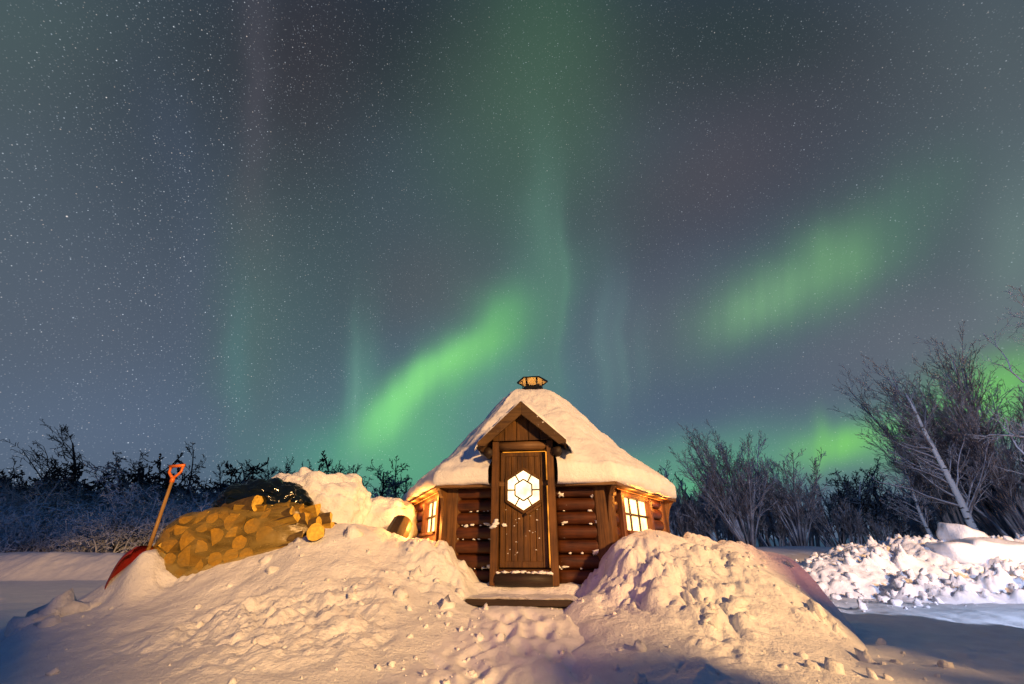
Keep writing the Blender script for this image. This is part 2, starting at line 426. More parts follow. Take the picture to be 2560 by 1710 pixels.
M_pane_door = mat_lit('lit_door_pane', (1.0, .68, .34), 3.4, .55)
M_gap_glow = mat_lit('gap_glow', (1.0, .33, .02), 1.5, .7)  # emission standing in for room light that leaks past the door

# ------------------------------------------------------------------ the snow ground
def left_drop(x, y):
    return .30*ss(0, .8, -(x+2.6+(y-2.8)*1.12)+.20*fbm(x, y, 4.4, 3, 1.3))*(1-ss(8, 12, y))
def ground(x, y):
    x = np.asarray(x, float); y = np.asarray(y, float)
    g = -.64 + .24*ss(2.7, 4.7, y)*np.exp(-((x-.1)/1.5)**2)*(1-ss(8, 10, y))
    g = g + .17*ss(4.62, 5.2, y)*np.exp(-((x-.15)/1.1)**2)*(1-ss(6, 8, y))
    right = ss(2, 6, x)
    g = g + (1-right)*.93*ss(14.5, 20, y) + right*(.95*ss(8.5, 16, y))
    g = g + 2.2*ss(24, 90, np.hypot(x, y))*ss(-5, 10, y)
    g = g + .05*fbm(x, y, 0, 3, .35)*ss(2, 6, np.hypot(x, y-3))
    # unseen snow ridges added behind the camera to block the yard lamp
    g = g - left_drop(x, y)
    g = g + (3.7+.64)*ss(-1.5, 0, x)*(1-ss(4.4, 5.25, x))*np.exp(-((y+6.2)/.8)**4)  # unseen tall heap, added to keep lamp light off the left field
    bank = np.interp(x, [1.8, 2.4, 2.9, 3.55, 3.95, 4.4, 4.65, 5.25, 5.6, 11, 13], [-.64, .4, 1.05, 1.05, .50, .50, .98, 1.0, 2.05, 2.0, -.64])  # crest of the added ridge, shaped to shadow path, step and road
    g = g + (bank+.64)*np.exp(-((y+1.0)/.6)**2)
    return g

def ground_detail(x, y):
    r = np.hypot(x, y)
    near = 1-ss(7, 14, r)
    d = .020*near*fbm(x, y, 1.3, 4, 2.2) + .010*near*billow(x, y, 3.3, 3, 7.0)
    # trodden path up to the step
    path = np.exp(-((x-.05)/.75)**2)*ss(1.5, 2.5, y)*(1-ss(4.2, 4.6, y))
    d = d + path*(.016*billow(x, y, 5.1, 3, 4.2)-.006) + path*.008*fbm(x, y, 7.1, 3, 14)
    rs = np.random.RandomState(21)              # boot prints
    for q in range(22):
        fx, fy, a = rs.normal(.0, .42), rs.uniform(2.5, 4.35), rs.normal(0, .35)
        dx, dy = x-fx, y-fy; c_, s_ = math.cos(a), math.sin(a)
        e = ((dx*c_+dy*s_)/.055)**2 + ((-dx*s_+dy*c_)/.14)**2
        d = d - .024*np.exp(-e**2) + .006*np.exp(-(np.sqrt(e)-1.5)**2*6)
    # tyre and plough streaks of the road on the right, running away from the lens
    road = ss(2.4, 3.4, x)*(1-ss(7.5, 9, y))
    d = d + road*(.018*pn((x*.9-y*.35)*4.2, (x*.35+y*.9)*.7, 2.2) + .010*pn((x*.9-y*.35)*9, (x*.35+y*.9)*1.2, 4.2))
    d = d + .03*(1-near)*fbm(x, y, 2.0, 3, .9)*(1-ss(20, 40, r))
    return d

def sheet(name, X, Y, Z, mat, parent=None, mask=None):
    n, m = X.shape
    V = np.stack([X, Y, Z], -1).reshape(-1, 3)
    i = np.arange(n*m).reshape(n, m)
    q = np.stack([i[:-1, :-1], i[:-1, 1:], i[1:, 1:], i[1:, :-1]], -1).reshape(-1, 4)
    if mask is not None:
        k = mask[:-1, :-1] | mask[1:, :-1] | mask[:-1, 1:] | mask[1:, 1:]
        q = q[k.reshape(-1)]
        used = np.unique(q); re = np.zeros(n*m, int); re[used] = np.arange(len(used)); V = V[used]; q = re[q]
    me = bpy.data.meshes.new(name)
    me.vertices.add(len(V)); me.vertices.foreach_set('co', V.astype(np.float32).ravel())
    me.loops.add(q.size); me.loops.foreach_set('vertex_index', q.astype(np.int32).ravel())
    me.polygons.add(len(q)); me.polygons.foreach_set('loop_start', np.arange(0, q.size, 4, dtype=np.int32))
    me.polygons.foreach_set('use_smooth', np.ones(len(q), bool))
    me.update(calc_edges=True); me.validate()
    return link(name, me, parent, mat)

az = np.concatenate([np.radians(np.linspace(-180, -64, 40, endpoint=False)), np.radians(np.linspace(-64, 64, 520, endpoint=False)), np.radians(np.linspace(64, 180, 41))])
rr = np.concatenate([[.05], np.geomspace(1.2, 30, 330), np.geomspace(31, 900, 40)])
A, R_ = np.meshgrid(az, rr)
GX, GY = R_*np.sin(A), R_*np.cos(A)
GZ = ground(GX, GY) + ground_detail(GX, GY)
tag(sheet('snow_ground', GX, GY, GZ[:, ::1], M_snow), kind='structure')
def gz(x, y): return float(ground(x, y) + ground_detail(x, y))

# ------------------------------------------------------------------ heaps of shovelled snow
def rbf(P, smooth=1e-3):
    P = np.array(P, float); n = len(P)
    def k(r): return r*r*np.log(r+1e-9)
    D = np.hypot(P[:, None, 0]-P[None, :, 0], P[:, None, 1]-P[None, :, 1])
    A_ = np.zeros((n+3, n+3)); A_[:n, :n] = k(D)+smooth*np.eye(n); A_[:n, n] = 1; A_[:n, n+1:] = P[:, :2]; A_[n, :n] = 1; A_[n+1:, :n] = P[:, :2].T
    s = np.linalg.solve(A_, np.concatenate([P[:, 2], [0, 0, 0]]))
    def f(x, y):
        o = s[n]+s[n+1]*x+s[n+2]*y
        for i in range(n): o = o + s[i]*k(np.hypot(x-P[i, 0], y-P[i, 1]))
        return o
    return f

LEFT = [W(13, 630, 3.9), W(45, 618, 4.0), W(70, 611, 4.2), W(95, 604, 4.3), W(108, 597, 4.35), W(118, 589, 4.35), W(127, 573, 4.36), W(138, 557, 4.42), W(146, 555, 4.46), W(158, 582, 4.45), W(190, 577, 4.5), W(235, 562, 4.62), W(270, 550, 4.72),
        W(310, 534, 4.85), W(345, 528, 5.0), W(375, 528, 5.2), W(400, 540, 5.2), W(430, 541, 5.1), W(446, 552, 5.0), W(458, 566, 4.95), W(464, 578, 4.95),
        W(120, 615, 4.0), W(150, 602, 4.2), W(200, 590, 4.3), W(260, 575, 4.4), W(320, 560, 4.5), W(380, 560, 4.7), W(420, 566, 4.75), W(440, 585, 4.6),
        W(60, 650, 3.5), W(120, 650, 3.4), W(200, 630, 3.6), W(300, 605, 3.9), W(380, 590, 4.2), W(420, 602, 4.3), W(300, 640, 3.3), W(200, 670, 2.9), W(100, 680, 2.9), W(400, 625, 3.75), W(450, 607, 4.25),
        (-.25, 3.3, -.66), (-.05, 4.2, -.55), (-.1, 4.7, -.5), (-1.4, 2.2, -.74), (-3.2, 2.2, -.8), (-4.8, 3.6, -.85), (-5.2, 5, -.9), (-4.6, 5.6, -.75), (-3.6, 6.2, -.6), (-2.2, 6.4, -.2), (-1.2, 6.4, -.1), (-.7, 6.2, -.2), (-2.2, 7.6, -.8), (-1, 7.4, -.6), (-4, 7.2, -.9), (0, 2.2, -.75), (.1, 5.4, -.5)]
RIGHT = [W(604, 585, 4.75), W(606, 566, 4.75), W(612, 549, 4.7), W(640, 542, 4.6), W(667, 542, 4.6), W(690, 552, 4.5), W(715, 560, 4.4), W(745, 567, 4.4), W(775, 577, 4.4), W(800, 592, 4.3), W(822, 608, 4.3),
         W(690, 545, 5.3), W(715, 542, 5.3), W(740, 548, 5.3), W(770, 553, 5.2), W(795, 562, 5.1), W(812, 578, 4.9), W(822, 600, 4.7), W(835, 620, 4.4),
         W(850, 632, 4.1), W(865, 655, 3.6), W(880, 684, 3.05), W(890, 720, 2.6), W(700, 590, 3.95), W(760, 605, 3.9), W(800, 630, 3.7), W(640, 585, 4.1), W(610, 605, 4.1), W(650, 635, 3.45), W(720, 640, 3.35), W(780, 665, 3.1), W(700, 680, 2.75), W(820, 684, 2.9),
         W(590, 625, 3.8), W(600, 660, 3.2), W(575, 600, 4.4), W(590, 580, 4.85), W(575, 650, 3.4),
         (.35, 3.6, -.66), (.45, 4.6, -.5), (.5, 2.4, -.78), (1.2, 2.0, -.8), (2.6, 2.2, -.9), (3.15, 4.2, -.88), (2.95, 3.7, -.88), (2.6, 3.0, -.88), (3.5, 4.9, -.85), (3.6, 3.4, -1.1), (4.2, 4.6, -1.0), (4.0, 5.8, -.9), (3.2, 6.6, -.8), (2.0, 6.8, -.7), (1.3, 6.2, -.2), (1.2, 5.6, .05), (.8, 5.3, -.35), (1.8, 6.0, -.15)]
HEAPS = []
def surf_z(x, y):
    z = gz(x, y)
    for (xs, ys, Z) in HEAPS:
        i, j = int((y-ys[0])/(ys[1]-ys[0])), int((x-xs[0])/(xs[1]-xs[0]))
        if 0 <= i < Z.shape[0] and 0 <= j < Z.shape[1]: z = max(z, float(Z[i, j]))
    return z
def heap(name, pts, x0, x1, y0, y1, step, amp, seed, label):
    f = rbf(pts, 2e-3)
    xs = np.arange(x0, x1, step); ys = np.arange(y0, y1, step)
    X, Y = np.meshgrid(xs, ys)
    Z = f(X, Y) - left_drop(X, Y)
    G0 = ground(X, Y)
    up = ss(-.02, .25, Z-G0)
    wx = X+.10*fbm(X, Y, seed, 2, 1.6); wy = Y+.10*fbm(X, Y, seed+4, 2, 1.6)
    rough = ss(-.4, .5, fbm(X, Y, seed+9, 2, .8))*.9+.1
    Z = Z + up*(amp[0]*fbm(X, Y, seed, 3, 1.7) + rough*(amp[1]*(billow(wx, wy, seed+2, 3, 3.4, .5)-.42) + amp[2]*(billow(wx, wy, seed+7, 2, 9.0)-.35)) + (.3+rough)*.011*fbm(X, Y, seed+3, 3, 13) + rough*.010*(billow(X, Y, seed+5, 2, 24)-.3))
    HEAPS.append((xs, ys, Z))
    o = sheet(name, X, Y, Z, M_snow_heap, None, Z > G0-.09)
    tag(o, label, 'snow heap')
    def at(x, y): return float(f(x, y))
    return at, o
heap_left, _ = heap('snow_heap', LEFT, -5.6, .5, 2.0, 7.6, .017, (.04, .15, .045), 21.0, 'broad shovelled snow heap sloping down from the sack of firewood left of the hut door')
heap_right, _ = heap('snow_heap', RIGHT, .25, 4.4, 1.9, 7.0, .017, (.05, .26, .085), 47.0, 'tall lumpy shovelled snow heap under the right window, red glow on its back')

# ploughed bank along the far side of the field
def far_bank():
    xs = np.arange(-30, -2.0, .07); ys = np.arange(13.8, 20.5, .07)
    X, Y = np.meshgrid(xs, ys)
    yc = 15.6 + .35*fbm(X, X*0, 3, 2, .25)
    top = .08 + .09*fbm(X, Y*0, 8, 3, .7)
    Z = -.66 + (top+.66)*(ss(-1.5, -.15, Y-yc)**.8)
    Z = Z + .06*fbm(X, Y, 4, 4, 1.1)*ss(-1.4, -.6, Y-yc) + .07*(billow(X, Y, 6, 3, 2.2)-.25)*ss(-1.5, -1.0, Y-yc)*(1-ss(-.3, .1, Y-yc))
    Z = Z - 1.2*ss(18.5, 20.4, Y)*0
    o = sheet('snow_bank', X, Y, Z, M_snow, None, Z > ground(X, Y)-.1)
    tag(o, 'long low ploughed snow bank across the field in front of the left wood', 'snow bank')
far_bank()

# heap of ploughed snow and ice on the right
def pile_h(x, y):
    # ridge line
    pts = [(5.2, 9.2, -.5, .7), (6.6, 9.6, .02, 1.1), (7.6, 10.0, .22, 1.3), (8.8, 10.0, .30, 1.3), (10.0, 9.6, .34, 1.4), (11.4, 9.4, .42, 1.4), (13.2, 9.0, .3, 1.5), (8.4, 8.0, -.28, .9), (7.2, 8.2, -.30, .8), (10.4, 7.6, -.1, 1.0), (12, 7.0, 0, 1.2)]
    h = np.full(np.shape(x), -.8)
    for (px, py, z, w) in pts:
        d = np.hypot(x-px, (y-py)*1.1)
        h = np.maximum(h, -.8 + (z+.8)*np.clip(1-(d/(w*1.45))**1.7, 0, 1)**.85)
    return h
def ice_pile():
    xs = np.arange(3.6, 16, .03); ys = np.arange(6.0, 13, .03)
    X, Y = np.meshgrid(xs, ys)
    Z = pile_h(X, Y)
    G0 = ground(X, Y)
    up = ss(-.05, .25, Z+.64)
    wx = X+.12*fbm(X, Y, 3, 2, 1.5); wy = Y+.12*fbm(X, Y, 6, 2, 1.5)
    pw = .15+.85*ss(-.25, .3, fbm(X, Y, 77, 2, .8))
    Z = Z + up*(.10*fbm(X, Y, 31, 3, .9) + pw*(.42*(billow(wx, wy, 33, 3, 1.7)-.35) + .20*(billow(wx, wy, 39, 3, 5)-.3)) + .04*fbm(X, Y, 12, 4, 8) + .07*pw*(billow(X, Y, 15, 2, 11)-.25))
    o = sheet('snow_pile', X, Y, Z, M_snow_ice, None, Z > G0-.1)
    tag(o, 'wide rubbly pile of ploughed snow under white light beside the road', 'snow pile')
    return xs, ys, Z
PILE = ice_pile()
def pile_z(x, y):
    xs, ys, Z = PILE; i, j = int((y-ys[0])/(ys[1]-ys[0])), int((x-xs[0])/(xs[1]-xs[0]))
    return float(Z[i, j]) if 0 <= i < Z.shape[0] and 0 <= j < Z.shape[1] else -9.0

def clod(mb, c, r, seed, sub=1, flat=(1, 1, 1), rough=.35, rot=None):
    bm = bmesh.new(); bmesh.ops.create_icosphere(bm, subdivisions=sub, radius=1)
    V = np.array([v.co[:] for v in bm.verts]); F = [tuple(v.index for v in f.verts) for f in bm.faces]; bm.free()
    n = pn(V[:, 0]*1.3+seed*3.1, V[:, 1]*1.3+seed*1.7, V[:, 2]*1.3-seed)
    V = V*(1+rough*n)[:, None]*np.array(flat)*r
    if rot is not None:
        V = V @ np.array(rot.to_matrix()).T
    mb.add(V+np.array(c), F)

_ico = {}
def clods(name, spots, mat, label=None, cat=None, sub=1, rough=.7, squash=(1, 1, 1)):
    """many clods as one mesh; spots: (x, y, z, r)"""
    if sub not in _ico:
        bm = bmesh.new(); bmesh.ops.create_icosphere(bm, subdivisions=sub, radius=1)
        _ico[sub] = (np.array([v.co[:] for v in bm.verts]), np.array([[v.index for v in f.verts] for f in bm.faces])); bm.free()
    V0, F0 = _ico[sub]; Vs = []; Fs = []
    rs = np.random.RandomState(len(spots))
    for i, (x, y, z, r) in enumerate(spots):
        n = pn(V0[:, 0]*1.4+i*3.1, V0[:, 1]*1.4+i*1.7, V0[:, 2]*1.4-i*.9)
        q = Quaternion(Vector(rs.normal(size=3)).normalized(), rs.rand()*6.28)
        V = (V0*(1+rough*n)[:, None]*(rs.uniform(.65, 1.2, 3))*r) @ np.array(q.to_matrix()).T*np.array(squash) + np.array((x, y, z))
        Fs.append(F0+len(V0)*i); Vs.append(V)
    me = bpy.data.meshes.new(name)
    me.from_pydata(np.concatenate(Vs).tolist(), [], np.concatenate(Fs).tolist())
    me.polygons.foreach_set('use_smooth', [sub > 1]*len(me.polygons)); me.update()
    return link(name, me, None, mat)

def scatter_rubble():
    rs = np.random.RandomState(3); sp = []
    while len(sp) < 2000:
        x = rs.uniform(4.2, 14.5); y = rs.uniform(6.6, 11)
        h = float(pile_h(np.array(x), np.array(y)))
        if h < -.7 and rs.rand() > .25: continue
        r = .008+.085*rs.rand()**6
        z = max(pile_z(x, y), gz(x, y)) + .25*r
        sp.append((x, y, z, r))
    o = clods('snow_rubble', sp, M_snow_ice, rough=.95, sub=2)
    tag(o, 'loose lumps of ploughed snow scattered over the pile by the road', 'snow rubble', kind='stuff')
    # small clods trodden loose by the path and on the heaps
    sp = []
    while len(sp) < 420:
        if rs.rand() < .3:
            x = rs.normal(-.55, .45); y = rs.uniform(2.6, 4.4)
        elif rs.rand() < .4:
            x = rs.uniform(-3.6, -.4); y = rs.uniform(2.6, 5)
        else:
            x = rs.uniform(.3, 3.0); y = rs.uniform(2.4, 5)
        g = gz(x, y); h = heap_left(x, y) if x < .3 else heap_right(x, y)
        r = .005+.030*rs.rand()**5
        sp.append((x, y, None, r) if False else (x, y, surf_z(x, y)+r*.25, r))
    for q in range(46):
        if rs.rand() < .5: x = rs.uniform(-2.6, -.5); y = 4.55+rs.normal()*.35+.15*(x+1)
        else: x = rs.uniform(.9, 2.6); y = rs.uniform(3.0, 5.2)
        r = .03+.06*rs.rand()**2
        sp.append((x, y, surf_z(x, y)-r*.25, r))
    for (px, py, yy, r) in ((28, 622, 4.0, .10), (46, 616, 4.05, .09), (62, 606, 4.15, .12), (78, 604, 4.2, .13), (92, 602, 4.3, .09), (52, 622, 3.95, .08), (20, 632, 3.9, .08)):
        p = W(px, py, yy); sp.append((p.x, p.y, p.z-.05, r))
    o = clods('snow_clods', sp, M_snow_heap, rough=.8, sub=2)
    tag(o, 'small snow clods strewn over the trodden snow before the hut', 'snow clods', kind='stuff')
scatter_rubble()

def snow_block(px, py, y, s, rot, label):
    bm = bmesh.new(); bmesh.ops.create_cube(bm, size=1)
    bmesh.ops.subdivide_edges(bm, edges=bm.edges[:], cuts=7, use_grid_fill=True)
    V = np.array([v.co[:] for v in bm.verts])
    V = np.sign(V)*np.abs(V)
    L_ = np.linalg.norm(V*2, ord=4, axis=-1) if False else (np.abs(V*2)**6).sum(-1)**(1/6)
    V = V/np.maximum(L_, 1e-6)[:, None]*np.max(np.abs(V*2), axis=-1)[:, None]
    sd = px*.37
    V = V*np.array(s)
    V = V + .10*fbm(V[:, 0]+sd, V[:, 1], V[:, 2], 4, 2.2)[:, None]*V/np.linalg.norm(V, axis=-1)[:, None]
    for v, c in zip(bm.verts, V): v.co = c
    me = bpy.data.meshes.new('snow_block'); bm.to_mesh(me); bm.free()
    me.polygons.foreach_set('use_smooth', [True]*len(me.polygons))
    o = link('snow_block', me, None, M_snow_ice)
    o.location = W(px, py, y); o.rotation_euler = rot
    tag(o, label, 'snow block', 'cut snow blocks on the ploughed pile')
snow_block(968, 543, 9.6, (.95, .6, .42), (.25, .50, .3), 'peaked snow slab standing highest on the pile below the birch trunk')
snow_block(962, 552, 9.2, (.95, .7, .34), (.1, .05, -.1), 'broad white snow block lying below the peaked slab')
snow_block(1004, 555, 9.0, (1.15, .7, .50), (.1, .12, -.3), 'largest squared snow block at the right end of the pile crest')

# ------------------------------------------------------------------ the hut
HUT = (0.3613, 6.8272); TH = -0.1256; HZ = -.27
hut = thing('grill_hut', 'small hexagonal log hut with lit windows under a thick cap of snow', 'hut', (HUT[0], HUT[1], HZ), TH)
R0 = 1.85; AP = R0*math.cos(math.pi/6)
EZ = .763-HZ                                     # eave height over the hut's base
def face_M(i):                                   # frame of wall i: x along the wall, y inwards, z up; 0 is the front
    return Matrix.Rotation(math.radians(60*i), 4, 'Z') @ Matrix.Translation((0, -AP, 0))

def wall(i, gap=None, span=None):
    """stack of half-round logs; gap = (x0, x1, z0, z1) opening for a window or door"""
    mb = MB(); n = 7; h = EZ/n
    spans = []
    for k in range(n):
        z0 = k*h
        xs = [span or (-R0/2+.02, R0/2-.02)]
        if gap and z0+h*.5 > gap[2] and z0+h*.5 < gap[3]: xs = [(-R0/2+.02, gap[0]), (gap[1], R0/2-.02)]
        for (a, b) in xs:
            m = 10; seg = max(2, int((b-a)/.06))
            vs = []
            for s in range(seg+1):
                x = a+(b-a)*s/seg
                for q in range(m+1):
                    t = math.pi*q/m
                    wob = 1+.06*float(pn(x*2.5, k*3.7+i*9, q*.25))
                    e = .78 if s in (0, seg) else 1.0
                    vs.append((x, -(.072*e*wob)*math.sin(t)**.7, z0+h/2-(h*.495)*math.cos(t)))
                vs.append((x, .06, z0+h)); vs.append((x, .06, z0))
            w = m+3; fs = []
            for s in range(seg):
                for q in range(w):
                    fs.append((s*w+q, s*w+(q+1) % w, (s+1)*w+(q+1) % w, (s+1)*w+q))
            fs.append(tuple(range(w))[::-1]); fs.append(tuple(seg*w+q for q in range(w)))
            mb.add(vs, fs)
    return mb.build('wall', M_log, hut, True, 0, face_M(i))

WIN = {1: (-.58, .26, .55, .93), 5: (-.05, .68, .55, .93)}     # openings of the side windows in their walls' frames
wall(0, None, (-R0/2+.02, -.34)); wall(0, None, (.34, R0/2-.02))
for i in range(1, 6):
    wall(i, (WIN[i][0]-.08, WIN[i][1]+.08, WIN[i][2]-.14, WIN[i][3]+.10) if i in WIN else None)

def window(i):
    M = face_M(i)
    x0, x1, z0, z1 = WIN[i]
    w = MB(); d0, d1 = -.105, .03
    f = .085
    w.box(x0-f, x0, d0, d1, z0-.14, z1+.08); w.box(x1, x1+f, d0, d1, z0-.14, z1+.08)
    w.box(x0, x1, d0+.004, d1, z1, z1+.08); w.box(x0, x1, d0+.004, d1, z0-.14, z0)
    fr = w.build('window', M_frame, hut, False, .006, M)
    s = MB(); s.box(x0-.03, x1+.03, d0-.035, d0, z0-.035, z0-.005); s.build('sill', M_frame, fr, False, .004)
    p = MB(); p.box(x0-.005, x1+.005, -.03, -.022, z0-.005, z1+.005); p.build('pane', M_pane, fr)
    m = MB()
    for k in (1, 2): x = x0+(x1-x0)*k/3; m.box(x-.011, x+.011, -.052, -.031, z0, z1)
    zc = (z0+z1)/2; m.box(x0, x1, -.058, -.0315, zc-.013, zc+.013)
    m.build('glazing_bar', M_lead, fr)
M_frame = mat_wood('window_timber', (.08, .03, .014), (.17, .07, .034), 'z', .55)
for i in (1, 5): window(i)
# warm rope light clipped under the eaves of the two window walls
M_rope = mat_lit('rope_light', (1.0, .22, .01), 1.6, .5)
def rope_light(i):
    mb = MB(); mb.tube([(-.78, -.115, EZ-.042), (0, -.115, EZ-.044), (.78, -.115, EZ-.042)], [.004]*3, 8)
    ro = mb.build('rope_light', M_rope, hut, True, 0, face_M(i))
    for x in (-.5, .1, .6):
        l = lamp('eave_glow', 'POINT', (0, 0, 0), None, 5.5, (1.0, .32, .04), .03)
        l.parent = ro; l.location = (x, -.19, EZ-.10)
for i in (1, 5): rope_light(i)

def posts():
    for k in range(6):
        a = math.radians(240+60*k)
        c = Vector((math.cos(a), math.sin(a), 0)); t = Vector((-c.y, c.x, 0))
        # two boards meeting at the corner
        mb = MB()
        prof = []
        for (rad, tan) in ((.02, -.145), (.075, -.135), (.095, -.055), (.105, 0), (.095, .055), (.075, .135), (.02, .145), (-.09, .10), (-.09, -.10)):
            # the boards lie on both walls: fall back with the hexagon on each side
            prof.append(c*(R0+rad-abs(tan)*.45) + t*tan)
        n = len(prof); nz = 6
        vs = [(p.x, p.y, EZ*j/nz) for j in range(nz+1) for p in prof]
        fs = [(j*n+q, j*n+(q+1) % n, (j+1)*n+(q+1) % n, (j+1)*n+q) for j in range(nz) for q in range(n)]
        fs += [tuple(range(n))[::-1], tuple(nz*n+q for q in range(n))]
        mb.add(vs, fs)
        po = mb.build('corner_post', M_post, hut, False, .004)
        # curved bracket under the eave, standing out along the diagonal
        br = MB()
        poly = [(R0+.09, EZ-.42), (R0+.10, EZ-.36), (R0+.115, EZ-.25), (R0+.145, EZ-.14), (R0+.20, EZ-.06), (R0+.245, EZ-.02), (R0+.245, EZ), (R0+.05, EZ), (R0+.05, EZ-.42)]
        br.prism(poly, lambda p, d: c*p[0]+t*d+Vector((0, 0, p[1])), -.03, .03)
        br.build('bracket', M_post, po, False, .004)
posts()

# roof deck with eave boards
def prof(table, r):
    t = np.array(table); return np.interp(r, t[:, 0], t[:, 1])
DECK = [(0, 2.45-HZ), (.25, 2.36-HZ), (2.10, .775-HZ)]
def hexr(th, rv, round_=0.0):
    """distance from the axis to a hexagon of corner radius rv; corners towards 240 + 60k degrees"""
    a = (np.asarray(th) - math.radians(240)) % math.radians(60) - math.radians(30)
    h = rv*math.cos(math.pi/6)/np.cos(a)
    return h*(1-round_) + rv*.945*round_
def roof():
    mb = MB(); rv = 2.10
    th = [math.radians(240+60*k) for k in range(6)]
    vs = [(rv*math.cos(a), rv*math.sin(a), EZ+.012) for a in th] + [(.24*math.cos(a), .24*math.sin(a), 2.34-HZ) for a in th]
    vs += [(rv*math.cos(a), rv*math.sin(a), EZ-.03) for a in th] + [(1.7*math.cos(a), 1.7*math.sin(a), EZ-.03) for a in th]
    fs = []
    for k in range(6):
        j = (k+1) % 6
        fs += [(k, j, 6+j, 6+k), (k, 12+k, 12+j, j), (12+k, 18+k, 18+j, 12+j)]
    fs.append(tuple(range(6, 12)))
    mb.add(vs, fs)
    r = mb.build('roof', M_eave, hut)
    f = MB()
    for k in range(6):
        a, b = th[k], th[(k+1) % 6]
        if k == 0:
            A_ = Vector((rv*math.cos(a), rv*math.sin(a), EZ-.01)); B_ = Vector((rv*math.cos(b), rv*math.sin(b), EZ-.01))
            f.bar(A_, A_.lerp(B_, .27), .022, .055); f.bar(A_.lerp(B_, .73), B_, .022, .055)
        else:
            f.bar((rv*math.cos(a), rv*math.sin(a), EZ-.01), (rv*math.cos(b), rv*math.sin(b), EZ-.01), .022, .055)
    f.build('fascia', M_eave, r)
    return r
rf = roof()

SNOWP = [(0, 2.51), (.28, 2.51), (.42, 2.49), (.58, 2.42), (.94, 2.03), (1.47, 1.51), (1.80, 1.25), (2.00, 1.12), (2.12, 1.03), (2.18, .95)]
def roof_snow():
    nt_, ns = 300, 110
    th = np.linspace(0, 2*np.pi, nt_, endpoint=False)
    s = np.linspace(.092, 1, ns)
    T, S = np.meshgrid(th, s)
    rmax = hexr(T, 2.15, .25)
    r = S*rmax
    x, y = r*np.cos(T), r*np.sin(T)
    reff = S*2.18
    z = prof(SNOWP, reff)
    # smooth the piecewise profile a little
    z = (prof(SNOWP, reff)+prof(SNOWP, np.clip(reff-.06, 0, 3))+prof(SNOWP, np.clip(reff+.06, 0, 2.18)))/3
    left = ss(-.2, 1.8, -x)*.10*ss(.5, 2, reff)          # thinner on the left
    z = z - left
    z = z + .035*fbm(x, y, z, 3, 1.6) + ss(.2, 1, r)*(.045*(billow(x+.1*fbm(x, y, 2, 2, 2), y, z, 3, 2.6)-.25)) + .012*fbm(x, y, z, 3, 9)
    # rounded lip down to the eave
    lip = ss(.955, 1.0, S)
    lip_r = rmax*(1+.012*fbm(np.cos(T)*2, np.sin(T)*2, 3, 3, 1.6))
    V = [(a, b, c-HZ) for a, b, c in zip(x.ravel(), y.ravel(), z.ravel())]
    V = np.array(V)
    # extra rings: the lip
    ztop = z[-1]-HZ; extra = []
    zb = EZ-.012+.02*fbm(np.cos(th)*3, np.sin(th)*3, 5, 3, 1.5)
    for (dr, f) in ((.012, .90), (.020, .72), (.022, .50), (.018, .28), (.004, .08), (-.03, 0.0), (-.14, .02)):
        rr_ = rmax[-1]*(1+.01*fbm(np.cos(th)*2, np.sin(th)*2, 3+f, 3, 1.6))+dr
        extra.append(np.stack([rr_*np.cos(th), rr_*np.sin(th), zb+(ztop-zb)*f], -1))
    V = np.concatenate([V]+extra)
    n = ns+len(extra)
    # leave the doorway bay open: no snow in front of the gable walls below its roof
    F = []
    for i in range(n-1):
        for k in range(nt_):
            k2 = (k+1) % nt_
            q = (i*nt_+k, i*nt_+k2, (i+1)*nt_+k2, (i+1)*nt_+k)
            c = V[list(q)].mean(0)
            if abs(c[0]) < .50 and c[1] < -1.0 and c[2] < (1.70-HZ)-abs(c[0])*.97+.03 and (abs(c[0]) < .40 or c[1] > -1.0): continue
            F.append(q)
    me = bpy.data.meshes.new('roof_snow'); me.from_pydata(V.tolist(), [], F)
    me.polygons.foreach_set('use_smooth', [True]*len(me.polygons)); me.update()
    o = link('roof_snow', me, rf, M_snow_roof)
    return o
roof_snow()

